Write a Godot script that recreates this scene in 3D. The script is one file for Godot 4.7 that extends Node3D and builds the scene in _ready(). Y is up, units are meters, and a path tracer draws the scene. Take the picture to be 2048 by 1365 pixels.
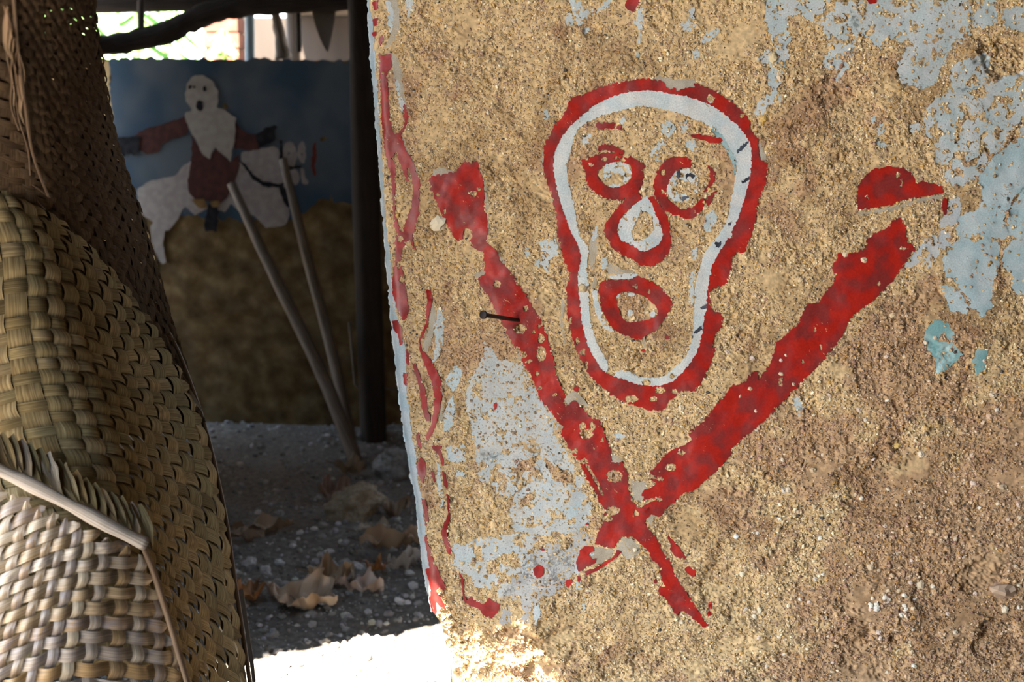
extends Node3D
# An adobe wall with a peeling painted figure, woven palm mats and a dark shelter behind.

const FPX := 2956.0          # focal length in pixels of a 2048 x 1365 frame (26 degrees tall)
const EYE := Vector3(0, 1.1, 0)
const PITCH := -8.0
const ZW := -2.0             # front face of the painted wall
const ZB := -5.3             # front face of the wall with the rider
const CELL := 0.0012

var rng := RandomNumberGenerator.new()
var cam_basis := Basis()
var used := {}
var M := {}

# ------------------------------------------------------------------ helpers
func numbered(called: String) -> String:
	if not used.has(called):
		used[called] = 0
		return called
	used[called] += 1
	return "%s_%03d" % [called, used[called]]

func tag(o: Node, label: String, category: String, group := "", kind := ""):
	o.set_meta("label", label)
	o.set_meta("category", category)
	if group != "": o.set_meta("group", group)
	if kind != "": o.set_meta("kind", kind)

func thing(called: String, label: String, category: String, at := Vector3.ZERO, group := "", kind := "") -> Node3D:
	var o := Node3D.new()
	o.name = numbered(called)
	add_child(o)
	o.position = at
	tag(o, label, category, group, kind)
	return o

func put(called: String, mesh: Mesh, mat: Material, parent: Node = null) -> MeshInstance3D:
	var o := MeshInstance3D.new()
	o.mesh = mesh
	o.material_override = mat
	if parent == null:
		o.name = numbered(called)
		add_child(o)
	else:
		o.name = called
		parent.add_child(o, true)
	return o

func ray(px: float, py: float) -> Vector3:
	return cam_basis * Vector3((px - 1024.0) / FPX, -(py - 682.5) / FPX, -1.0)

func at_z(px: float, py: float, z: float) -> Vector3:
	var d := ray(px, py)
	return EYE + d * ((z - EYE.z) / d.z)

func on_ground(px: float, py: float) -> Vector3:
	var d := ray(px, py)
	return EYE + d * ((0.0 - EYE.y) / d.y)

func pts(flat: Array, z: float, soft := 0) -> PackedVector2Array:
	var out := PackedVector2Array()
	for i in range(0, flat.size(), 2):
		var p := at_z(flat[i], flat[i + 1], z)
		out.append(Vector2(p.x, p.y))
	for k in soft:
		var o2 := PackedVector2Array()
		for i in out.size():
			var a := out[i]
			var b := out[(i + 1) % out.size()]
			o2.append(a.lerp(b, 0.25))
			o2.append(a.lerp(b, 0.75))
		out = o2
	return out

func noise(seed_: int, freq: float, oct := 3, type := FastNoiseLite.TYPE_SIMPLEX_SMOOTH) -> FastNoiseLite:
	var n := FastNoiseLite.new()
	n.seed = seed_
	n.noise_type = type
	n.frequency = freq
	n.fractal_octaves = oct
	n.fractal_type = FastNoiseLite.FRACTAL_FBM if oct > 1 else FastNoiseLite.FRACTAL_NONE
	return n

func arrays_mesh(v: PackedVector3Array, n: PackedVector3Array, idx: PackedInt32Array, col := PackedColorArray(), uv := PackedVector2Array()) -> ArrayMesh:
	var a := []
	a.resize(Mesh.ARRAY_MAX)
	a[Mesh.ARRAY_VERTEX] = v
	a[Mesh.ARRAY_NORMAL] = n
	a[Mesh.ARRAY_INDEX] = idx
	if col.size() > 0: a[Mesh.ARRAY_COLOR] = col
	if uv.size() > 0: a[Mesh.ARRAY_TEX_UV] = uv
	var m := ArrayMesh.new()
	m.add_surface_from_arrays(Mesh.PRIMITIVE_TRIANGLES, a)
	return m

# a grid of points (rows of equal length) as a smooth sheet; flip turns its front round
func sheet(p: PackedVector3Array, nu: int, nv: int, flip := false, col := PackedColorArray(), uv := PackedVector2Array(), close_u := false) -> ArrayMesh:
	var n := PackedVector3Array()
	n.resize(p.size())
	for j in nv:
		for i in nu:
			var i0 := i - 1
			var i1 := i + 1
			if close_u:
				i0 = (i - 1 + nu - 1) % (nu - 1)
				i1 = (i + 1) % (nu - 1)
			else:
				i0 = maxi(i0, 0)
				i1 = mini(i1, nu - 1)
			var a := p[j * nu + i1] - p[j * nu + i0]
			var b := p[mini(j + 1, nv - 1) * nu + i] - p[maxi(j - 1, 0) * nu + i]
			var c := a.cross(b)
			if flip: c = -c
			n[j * nu + i] = c.normalized() if c.length_squared() > 1e-20 else Vector3.UP
	var idx := PackedInt32Array()
	for j in nv - 1:
		for i in nu - 1:
			var a0 := j * nu + i
			if flip: idx.append_array([a0, a0 + 1, a0 + nu, a0 + 1, a0 + nu + 1, a0 + nu])
			else: idx.append_array([a0, a0 + nu, a0 + 1, a0 + 1, a0 + nu, a0 + nu + 1])
	return arrays_mesh(p, n, idx, col, uv)

# a tube along points with a radius at each; noise makes it knotty
func tube(path: Array, radii: Array, sides := 10, rough := 0.0, seed_ := 1, squash := 1.0, cap := true) -> ArrayMesh:
	var nz := noise(seed_, 6.0, 3)
	var p := PackedVector3Array()
	var uv := PackedVector2Array()
	var k := path.size()
	var along := 0.0
	for j in range(-1 if cap else 0, k + 1 if cap else k):
		var jj := clampi(j, 0, k - 1)
		var c: Vector3 = path[jj]
		var t: Vector3 = (path[mini(jj + 1, k - 1)] - path[maxi(jj - 1, 0)]).normalized()
		var side := t.cross(Vector3(0.13, 0.31, 0.94)).normalized()
		var up := side.cross(t).normalized()
		var rt := float(jj) / maxf(k - 1, 1) * (radii.size() - 1)
		var r: float = lerpf(radii[int(rt)], radii[mini(int(rt) + 1, radii.size() - 1)], rt - int(rt))
		if j < 0 or j >= k: r = 0.0001
		if jj > 0 and j == jj: along += (path[jj] - path[jj - 1]).length()
		for i in sides + 1:
			var a := TAU * i / sides
			var dir := side * cos(a) + up * sin(a) * squash
			var q := c + dir * r
			if rough > 0.0: q += dir * r * rough * nz.get_noise_3dv(c * 3.0 + dir * 0.25)
			p.append(q)
			uv.append(Vector2(float(i) / sides, along * 4.0))
	return sheet(p, sides + 1, p.size() / (sides + 1), false, PackedColorArray(), uv, true)

func box(size: Vector3, center: Vector3) -> ArrayMesh:
	var st := SurfaceTool.new()
	var b := BoxMesh.new()
	b.size = size
	st.begin(Mesh.PRIMITIVE_TRIANGLES)
	st.append_from(b, 0, Transform3D(Basis(), center))
	return st.commit()

func smooth_path(raw: Array, n: int) -> Array:
	var out := []
	for i in n:
		var t := float(i) / (n - 1) * (raw.size() - 1)
		var k := mini(int(t), raw.size() - 2)
		var p0: Vector3 = raw[maxi(k - 1, 0)]
		var p1: Vector3 = raw[k]
		var p2: Vector3 = raw[k + 1]
		var p3: Vector3 = raw[mini(k + 2, raw.size() - 1)]
		out.append(p1.cubic_interpolate(p2, p0, p3, t - k))
	return out

# ------------------------------------------------------------------ fields: paint flakes and other ragged sheets
class Field:
	var x0 := 0.0
	var y0 := 0.0
	var c := 0.001
	var nx := 0
	var ny := 0
	var m := 0.008
	var f := PackedFloat32Array()
	func setup(lo: Vector2, hi: Vector2, cell: float, margin: float):
		c = cell
		m = margin
		x0 = floor((lo.x - margin) / c) * c
		y0 = floor((lo.y - margin) / c) * c
		nx = int((hi.x + margin - x0) / c) + 2
		ny = int((hi.y + margin - y0) / c) + 2
		f.resize(nx * ny)
		f.fill(-m)
	func poly(p: PackedVector2Array, hole := false):
		var lo := p[0]
		var hi := p[0]
		for q in p:
			lo = lo.min(q)
			hi = hi.max(q)
		var i0 := clampi(int((lo.x - m - x0) / c), 0, nx - 1)
		var i1 := clampi(int((hi.x + m - x0) / c) + 1, 0, nx - 1)
		var j0 := clampi(int((lo.y - m - y0) / c), 0, ny - 1)
		var j1 := clampi(int((hi.y + m - y0) / c) + 1, 0, ny - 1)
		var w := i1 - i0 + 1
		var d := PackedFloat32Array()
		d.resize(w * (j1 - j0 + 1))
		d.fill(m)
		var n := p.size()
		for k in n:
			var a := p[k]
			var b := p[(k + 1) % n]
			var ab := b - a
			var l2 := maxf(ab.length_squared(), 1e-12)
			var ia := clampi(int((minf(a.x, b.x) - m - x0) / c), i0, i1)
			var ib := clampi(int((maxf(a.x, b.x) + m - x0) / c) + 1, i0, i1)
			var ja := clampi(int((minf(a.y, b.y) - m - y0) / c), j0, j1)
			var jb := clampi(int((maxf(a.y, b.y) + m - y0) / c) + 1, j0, j1)
			for j in range(ja, jb + 1):
				for i in range(ia, ib + 1):
					var q := Vector2(x0 + i * c, y0 + j * c)
					var t := clampf((q - a).dot(ab) / l2, 0.0, 1.0)
					var dd := q.distance_to(a + ab * t)
					var at := (j - j0) * w + i - i0
					if dd < d[at]: d[at] = dd
		for j in range(j0, j1 + 1):
			var y := y0 + j * c
			var xs := PackedFloat32Array()
			for k in n:
				var a := p[k]
				var b := p[(k + 1) % n]
				if (a.y <= y) != (b.y <= y): xs.append(a.x + (y - a.y) / (b.y - a.y) * (b.x - a.x))
			xs.sort()
			var s := 0
			for i in range(i0, i1 + 1):
				var x := x0 + i * c
				while s < xs.size() and xs[s] <= x: s += 1
				var v := d[(j - j0) * w + i - i0]
				if s % 2 == 0: v = -v
				var at := j * nx + i
				if hole: f[at] = minf(f[at], -v)
				else: f[at] = maxf(f[at], v)
	func dot(p: Vector2, rx: float, ry: float, hole := true):
		var r := maxf(rx, ry) + m
		var i0 := clampi(int((p.x - r - x0) / c), 0, nx - 1)
		var i1 := clampi(int((p.x + r - x0) / c) + 1, 0, nx - 1)
		var j0 := clampi(int((p.y - r - y0) / c), 0, ny - 1)
		var j1 := clampi(int((p.y + r - y0) / c) + 1, 0, ny - 1)
		for j in range(j0, j1 + 1):
			for i in range(i0, i1 + 1):
				var q := Vector2((x0 + i * c - p.x) / rx, (y0 + j * c - p.y) / ry)
				var v := clampf((1.0 - q.length()) * minf(rx, ry), -m, m)
				var at := j * nx + i
				if hole: f[at] = minf(f[at], -v)
				else: f[at] = maxf(f[at], v)
	func roughen(n: FastNoiseLite, amp: float, n2: FastNoiseLite = null, amp2 := 0.0):
		for j in ny:
			for i in nx:
				var at := j * nx + i
				var v := f[at]
				if v > -m and v < m:
					v += amp * n.get_noise_2d(x0 + i * c, y0 + j * c)
					if n2: v += amp2 * n2.get_noise_2d(x0 + i * c, y0 + j * c)
					f[at] = v
	func erode(n: FastNoiseLite, bias: float, gain: float, sx := 1.0):
		for j in ny:
			for i in nx:
				var at := j * nx + i
				if f[at] > 0.0: f[at] = minf(f[at], (n.get_noise_2d((x0 + i * c) * sx, y0 + j * c) + bias) * gain)

func bounds(polys: Array) -> Array:
	var lo: Vector2 = polys[0][0]
	var hi: Vector2 = lo
	for p in polys:
		for q in p:
			lo = lo.min(q)
			hi = hi.max(q)
	return [lo, hi]

# where a point of the sheet lies, by the surface it lies on: 0 painted wall, 1 rider wall, 2 roof
func lie(mode: int, x: float, y: float, off: float) -> Vector3:
	if mode == 0: return Vector3(x, y, ZW + maxf(relief(x, y, hsoft) + off, relief(x, y) + 0.3 * off))
	if mode == 1: return Vector3(x, y, ZB + off)
	return Vector3(x, roof_y(y) - off, y)

func lie_normal(mode: int, x: float, y: float) -> Vector3:
	if mode == 0:
		var e := 0.0024
		return Vector3(relief(x - e, y, hsoft) - relief(x + e, y, hsoft), relief(x, y - e, hsoft) - relief(x, y + e, hsoft), 2.0 * e).normalized()
	if mode == 1: return Vector3(0, 0, 1)
	return Vector3.DOWN

func march(F: Field, mode: int, off: float, thick: float, ca: Color, cb: Color, cn: FastNoiseLite, lift := 0.0, cgain := 1.6) -> ArrayMesh:
	var v := PackedVector3Array()
	var n := PackedVector3Array()
	var col := PackedColorArray()
	var idx := PackedInt32Array()
	var node := PackedInt32Array()
	node.resize(F.nx * F.ny)
	node.fill(-1)
	var dx := [0, 1, 1, 0]
	var dy := [0, 0, 1, 1]
	for j in F.ny - 1:
		for i in F.nx - 1:
			var at := j * F.nx + i
			var a0 := F.f[at]
			var a1 := F.f[at + 1]
			var a2 := F.f[at + F.nx + 1]
			var a3 := F.f[at + F.nx]
			if a0 <= 0.0 and a1 <= 0.0 and a2 <= 0.0 and a3 <= 0.0: continue
			var vals := [a0, a1, a2, a3]
			var ring := PackedInt32Array()
			var cut := PackedInt32Array()
			var cutkind := PackedInt32Array()
			for k in 4:
				var va: float = vals[k]
				var vb: float = vals[(k + 1) % 4]
				var ia: int = i + dx[k]
				var ja: int = j + dy[k]
				if va > 0.0:
					var key: int = ja * F.nx + ia
					if node[key] < 0:
						var x := F.x0 + ia * F.c
						var y := F.y0 + ja * F.c
						node[key] = v.size()
						var lf := off + lift * clampf(1.0 - va / 0.004, 0.0, 1.0)
						v.append(lie(mode, x, y, lf))
						n.append(lie_normal(mode, x, y))
						col.append(ca.lerp(cb, clampf(cn.get_noise_2d(x, y) * cgain + 0.5, 0.0, 1.0)))
					ring.append(node[key])
				if (va > 0.0) != (vb > 0.0):
					var t := va / (va - vb)
					var x: float = F.x0 + (ia + t * (dx[(k + 1) % 4] - dx[k])) * F.c
					var y: float = F.y0 + (ja + t * (dy[(k + 1) % 4] - dy[k])) * F.c
					ring.append(v.size())
					cut.append(v.size())
					cutkind.append(1 if va > 0.0 else 0)
					v.append(lie(mode, x, y, off + lift))
					n.append(lie_normal(mode, x, y))
					col.append(ca.lerp(cb, clampf(cn.get_noise_2d(x, y) * cgain + 0.5, 0.0, 1.0)))
			for k in range(1, ring.size() - 1):
				if mode == 2: idx.append_array([ring[0], ring[k + 1], ring[k]])
				else: idx.append_array([ring[0], ring[k + 1], ring[k]])
			# the broken edge, down to what the sheet lies on
			if thick > 0.0:
				for k in cut.size():
					if cutkind[k] == 1:
						var q := cut[(k + 1) % cut.size()]
						var p := cut[k]
						if p == q: continue
						var b := v.size()
						var dn := -n[p] * thick
						var side := (v[q] - v[p]).cross(n[p]).normalized()
						if mode == 2: side = -side
						v.append_array([v[p], v[q], v[q] + dn, v[p] + dn])
						for z in 4:
							n.append(side)
							col.append(col[p])
						idx.append_array([b, b + 1, b + 2, b, b + 2, b + 3])
	return arrays_mesh(v, n, idx, col)

# ------------------------------------------------------------------ relief of the painted wall
var edge_x := PackedFloat32Array()     # x of the wall's worn left edge at height k * 5 mm
var hs := 0.0022
var h_y0 := 0.20
var h_nx := 570
var h_ny := 540
var hmap := PackedFloat32Array()
var hsoft := PackedFloat32Array()     # the same without its finest bumps, which paint bridges
var cover := PackedByteArray()
const COV_X0 := -0.34
const COV_Y0 := 0.22
const COV_NX := 1160
const COV_NY := 980

func edge_at(y: float) -> float:
	var t := clampf(y / 0.005, 0.0, edge_x.size() - 1.001)
	var k := int(t)
	return lerpf(edge_x[k], edge_x[k + 1], t - k)

func relief(x: float, y: float, hm := hmap) -> float:
	var u := clampf((x - edge_at(y)) / hs, 0.0, h_nx - 1.001)
	var v := clampf((y - h_y0) / hs, 0.0, h_ny - 1.001)
	var i := int(u)
	var j := int(v)
	var a := j * h_nx + i
	return lerpf(lerpf(hm[a], hm[a + 1], u - i), lerpf(hm[a + h_nx], hm[a + h_nx + 1], u - i), v - j)

func mark_cover(F: Field, kind: int):
	for j in F.ny:
		for i in F.nx:
			if F.f[j * F.nx + i] > 0.0:
				var a := int((F.x0 + i * F.c - COV_X0) / CELL + 0.5)
				var b := int((F.y0 + j * F.c - COV_Y0) / CELL + 0.5)
				if a >= 0 and a < COV_NX and b >= 0 and b < COV_NY: cover[b * COV_NX + a] = kind

func make_relief():
	var raw := [733,-260, 734,-60, 735,0, 738,60, 741,120, 745,160, 752,250, 758,330, 763,400, 766,455, 770,500, 776,580, 782,640, 788,700, 793,750, 798,800, 805,850, 812,900, 822,960, 832,1000, 836,1050, 840,1100, 848,1150, 858,1200, 864,1232, 876,1246, 884,1262, 892,1300, 899,1340, 902,1365, 905,1420, 915,1600, 920,2100]
	var p := pts(raw, ZW)
	var wob := noise(5, 30.0, 3)
	edge_x.resize(520)
	for k in 520:
		var y := k * 0.005
		var x := p[0].x
		if y <= p[p.size() - 1].y: x = p[p.size() - 1].x
		for i in p.size() - 1:
			if y <= p[i].y and y > p[i + 1].y:
				x = lerpf(p[i].x, p[i + 1].x, (p[i].y - y) / (p[i].y - p[i + 1].y))
		edge_x[k] = x + 0.0016 * wob.get_noise_1d(y)
	hmap.resize(h_nx * h_ny)
	hsoft.resize(h_nx * h_ny)
	var big := noise(11, 7.0, 3)
	var mid := noise(12, 38.0, 3)
	var fine := noise(13, 170.0, 2)
	var rmask := noise(14, 9.0, 2)
	var pock := noise(15, 55.0, 2)
	# hollows and ledges: x, y, rx, ry in pixels, depth in metres
	var pits := []
	for q in [[945,1030,52,58,0.007],[1455,1180,75,60,0.005],[1500,1215,60,45,0.004],[1840,715,70,45,0.004],[1745,740,40,60,0.004],[2010,115,60,40,0.010],[1700,220,60,50,0.005],[1680,180,40,40,0.003],[1180,60,18,16,0.006],[860,25,20,18,0.005],[1010,495,18,22,0.006],[1040,656,11,9,0.004],[880,560,40,60,0.003],[1172,868,12,9,0.004],[1285,1325,28,20,0.005],[1860,1190,40,55,0.007],[1960,1160,60,40,0.006],[2000,1290,60,60,0.008],[1640,1260,60,50,0.004],[1150,1290,90,45,0.006],[1020,1290,70,40,0.006],[1400,1310,110,50,0.005],[1250,1330,80,40,0.004],[930,1290,30,70,0.006],[1750,1310,90,60,0.006],[1560,1340,80,40,0.006],[1900,980,60,70,0.004]]:
		var c := at_z(q[0], q[1], ZW)
		pits.append([c.x, c.y, q[2] * 0.00067, q[3] * 0.00067, q[4]])
	var low := at_z(1300, 1275, ZW).y
	for j in h_ny:
		var y := h_y0 + j * hs
		var ex := edge_at(y)
		var fy := clampf(minf(j, h_ny - 1 - j) / 12.0, 0.0, 1.0)
		for i in h_nx:
			var s := i * hs
			var x := ex + s
			var rough := clampf(rmask.get_noise_2d(x, y) * 1.6 + 0.45, 0.1, 1.0)
			var m := mid.get_noise_2d(x, y)
			var bumps := 0.0036 * rough * m + 0.0026 * rough * fine.get_noise_2d(x, y)
			bumps -= 0.0045 * smoothstep(0.42, 0.60, pock.get_noise_2d(x, y)) * rough
			var h := 0.0040 * big.get_noise_2d(x, y) + 0.0008 * m + bumps
			for q in pits:
				var u: float = (x - q[0]) / q[2]
				var w: float = (y - q[1]) / q[3]
				var r2 := u * u + w * w
				if r2 < 1.6:
					var r := sqrt(r2) + 0.35 * mid.get_noise_2d(x + 3.0, y)
					h -= q[4] * smoothstep(1.0, 0.72, r) * (0.8 + 0.5 * fine.get_noise_2d(x, y + 2.0))
			# the lower, crumbled band of the wall stands back a little
			h -= 0.006 * smoothstep(0.006, -0.010, y - low - 0.02 * big.get_noise_2d(x * 2.0, 4.0) - 0.008 * mid.get_noise_2d(x, 7.0) + 0.05 * smoothstep(0.35, 0.0, s))
			var f := fy * clampf((h_nx - 1 - i) / 12.0, 0.0, 1.0)
			h *= f
			bumps *= f
			var r0 := 0.016
			if s < r0: h -= r0 - sqrt(maxf(0.0, r0 * r0 - (r0 - s) * (r0 - s)))
			hmap[j * h_nx + i] = h
			hsoft[j * h_nx + i] = h - bumps
	cover.resize(COV_NX * COV_NY)
	cover.fill(0)

# ------------------------------------------------------------------ textures and materials
func grain_texture(side: int, seed_: int, pal: Array, cells: float, blur := 0.25) -> Array:
	var n := FastNoiseLite.new()
	n.noise_type = FastNoiseLite.TYPE_CELLULAR
	n.seed = seed_
	n.frequency = cells / side
	n.cellular_jitter = 1.0
	n.cellular_return_type = FastNoiseLite.RETURN_CELL_VALUE
	n.fractal_type = FastNoiseLite.FRACTAL_NONE
	var a := n.get_seamless_image(side, side, false, false, 0.06, false).get_data()
	n.cellular_return_type = FastNoiseLite.RETURN_DISTANCE2_SUB
	var b := n.get_seamless_image(side, side, false, false, 0.06, false).get_data()
	var s := noise(seed_ + 1, 22.0 / side, 5)
	var c := s.get_seamless_image(side, side, false, false, 0.06, true).get_data()
	var table := []
	for k in 256:
		table.append(pal[(k * 7919 + 13) % pal.size()])
	var binder: Color = pal[0]
	var out := PackedByteArray()
	out.resize(side * side * 3)
	var hgt := PackedByteArray()
	hgt.resize(side * side)
	for k in side * side:
		var g := clampf((b[k] - 100.0) / 60.0, 0.0, 1.0)
		var t: Color = binder.lerp(table[a[k]], g * (1.0 - blur))
		var w := 0.8 + 0.4 * c[k] / 255.0
		out[k * 3] = clampi(int(t.r * w * 255.0), 0, 255)
		out[k * 3 + 1] = clampi(int(t.g * w * 255.0), 0, 255)
		out[k * 3 + 2] = clampi(int(t.b * w * 255.0), 0, 255)
		hgt[k] = clampi(int(g * 150.0 + c[k] * 0.4), 0, 255)
	var img := Image.create_from_data(side, side, false, Image.FORMAT_RGB8, out)
	var him := Image.create_from_data(side, side, false, Image.FORMAT_L8, hgt)
	return [ImageTexture.create_from_image(img), ImageTexture.create_from_image(him)]

func noise_texture(side: int, seed_: int, freq: float, ca: Color, cb: Color, stretch := 1.0) -> ImageTexture:
	var n := noise(seed_, freq / side, 5)
	var w := side
	var h := int(side / stretch)
	var img := n.get_seamless_image(w, h, false, false, 0.1, true)
	if stretch != 1.0: img.resize(side, side, Image.INTERPOLATE_BILINEAR)
	var d := img.get_data()
	var out := PackedByteArray()
	out.resize(side * side * 3)
	for k in side * side:
		var c := ca.lerp(cb, d[k] / 255.0)
		out[k * 3] = int(c.r * 255.0)
		out[k * 3 + 1] = int(c.g * 255.0)
		out[k * 3 + 2] = int(c.b * 255.0)
	return ImageTexture.create_from_image(Image.create_from_data(side, side, false, Image.FORMAT_RGB8, out))

func mat(albedo: Color, rough: float, vcol := false) -> StandardMaterial3D:
	var m := StandardMaterial3D.new()
	m.albedo_color = albedo
	m.roughness = rough
	m.vertex_color_use_as_albedo = vcol
	m.cull_mode = BaseMaterial3D.CULL_DISABLED
	return m

func tri(m: StandardMaterial3D, tex: Texture2D, scale: float, height: Texture2D = null, hscale := 0.0):
	m.albedo_texture = tex
	m.uv1_triplanar = true
	m.uv1_world_triplanar = true
	m.uv1_scale = Vector3.ONE * scale
	if height:
		m.heightmap_enabled = true
		m.heightmap_texture = height
		m.heightmap_scale = hscale

func lin(r: float, g: float, b: float) -> Color:
	return Color(r, g, b)

func make_materials():
	var pal := []
	for c in [[0.62,0.46,0.27],[0.66,0.51,0.31],[0.74,0.60,0.40],[0.56,0.40,0.22],[0.60,0.43,0.31],[0.70,0.55,0.36],[0.80,0.69,0.50],[0.64,0.47,0.25],[0.50,0.37,0.24],[0.58,0.45,0.33],[0.68,0.52,0.28],[0.46,0.35,0.24]]:
		pal.append(Color(c[0], c[1], c[2]).linear_to_srgb())
	var g := grain_texture(1024, 3, pal, 120.0)
	M.plaster = mat(Color.WHITE, 0.95, true)
	tri(M.plaster, g[0], 4.6, g[1], 0.10)
	M.grain = mat(Color.WHITE, 0.9, true)
	var film := noise_texture(512, 21, 40.0, Color(0.80, 0.80, 0.80), Color(1, 1, 1))
	M.paint = mat(Color.WHITE, 0.55, true)
	tri(M.paint, film, 9.0)
	M.enamel = mat(Color.WHITE, 0.42, true)
	tri(M.enamel, film, 6.0)
	M.chalk = mat(Color.WHITE, 0.85, true)
	tri(M.chalk, film, 12.0, film, 0.05)
	var fibre := noise_texture(512, 31, 30.0, Color(0.60, 0.56, 0.50), Color(1, 1, 1), 16.0)
	M.leafstrip = mat(Color.WHITE, 0.5, true)
	M.leafstrip.albedo_texture = fibre
	M.leafstrip.uv1_scale = Vector3(1, 0.5, 1)
	M.leafdull = M.leafstrip.duplicate()
	M.leafdull.roughness = 0.95
	M.leafdull.metallic_specular = 0.1
	M.wood = mat(Color(0.52, 0.47, 0.42), 0.8)
	M.wood.albedo_texture = fibre
	M.darkwood = mat(Color(0.20, 0.16, 0.13), 0.9)
	M.darkwood.albedo_texture = fibre
	M.midrib = mat(Color(0.64, 0.60, 0.56), 0.75)
	M.midrib.albedo_texture = fibre
	M.brownrib = mat(Color(0.42, 0.33, 0.24), 0.7)
	M.brownrib.albedo_texture = fibre
	var soil := []
	for c in [[0.16,0.145,0.13],[0.20,0.18,0.16],[0.13,0.12,0.11],[0.25,0.235,0.22],[0.17,0.15,0.12],[0.11,0.10,0.10]]:
		soil.append(Color(c[0], c[1], c[2]).linear_to_srgb())
	var sg := grain_texture(512, 8, soil, 70.0, 0.4)
	M.soil = mat(Color.WHITE, 1.0)
	tri(M.soil, sg[0], 1.7, sg[1], 0.5)
	for k in [M.chalk, M.soil]: k.metallic_specular = 0.15
	M.stone = mat(Color.WHITE, 0.9, true)
	tri(M.stone, noise_texture(256, 41, 12.0, Color(0.62, 0.60, 0.57), Color(1, 1, 1)), 5.0)
	M.deadleaf = mat(Color.WHITE, 0.6, true)
	M.adobe = mat(Color.WHITE, 1.0, true)
	M.adobe.metallic_specular = 0.15
	tri(M.adobe, noise_texture(512, 43, 10.0, Color(0.62, 0.58, 0.52), Color(1, 1, 1)), 1.1)
	M.earth = mat(Color(0.40, 0.34, 0.28), 1.0)
	tri(M.earth, M.adobe.albedo_texture, 1.1)
	M.thatch = mat(Color(0.30, 0.24, 0.17), 1.0)
	M.thatch.albedo_texture = noise_texture(256, 44, 20.0, Color(0.5, 0.46, 0.4), Color(1, 1, 1))
	M.thatch.uv1_triplanar = true
	M.thatch.uv1_world_triplanar = true
	M.iron = mat(Color(0.20, 0.17, 0.17), 0.5)
	M.iron.metallic = 0.6
	M.green = mat(Color(0.26, 0.42, 0.07), 0.6)
	M.green.backlight = Color(0.10, 0.16, 0.02)
	M.brick = mat(Color(0.46, 0.29, 0.22), 0.9)
	M.brick.albedo_texture = noise_texture(256, 45, 14.0, Color(0.7, 0.6, 0.55), Color(1, 1, 1))
	M.brick.uv1_triplanar = true
	M.brick.uv1_world_triplanar = true
	M.bluepost = mat(Color(0.55, 0.62, 0.66), 0.7)

# ------------------------------------------------------------------ the painted wall
var wall_right: Node3D

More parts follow.
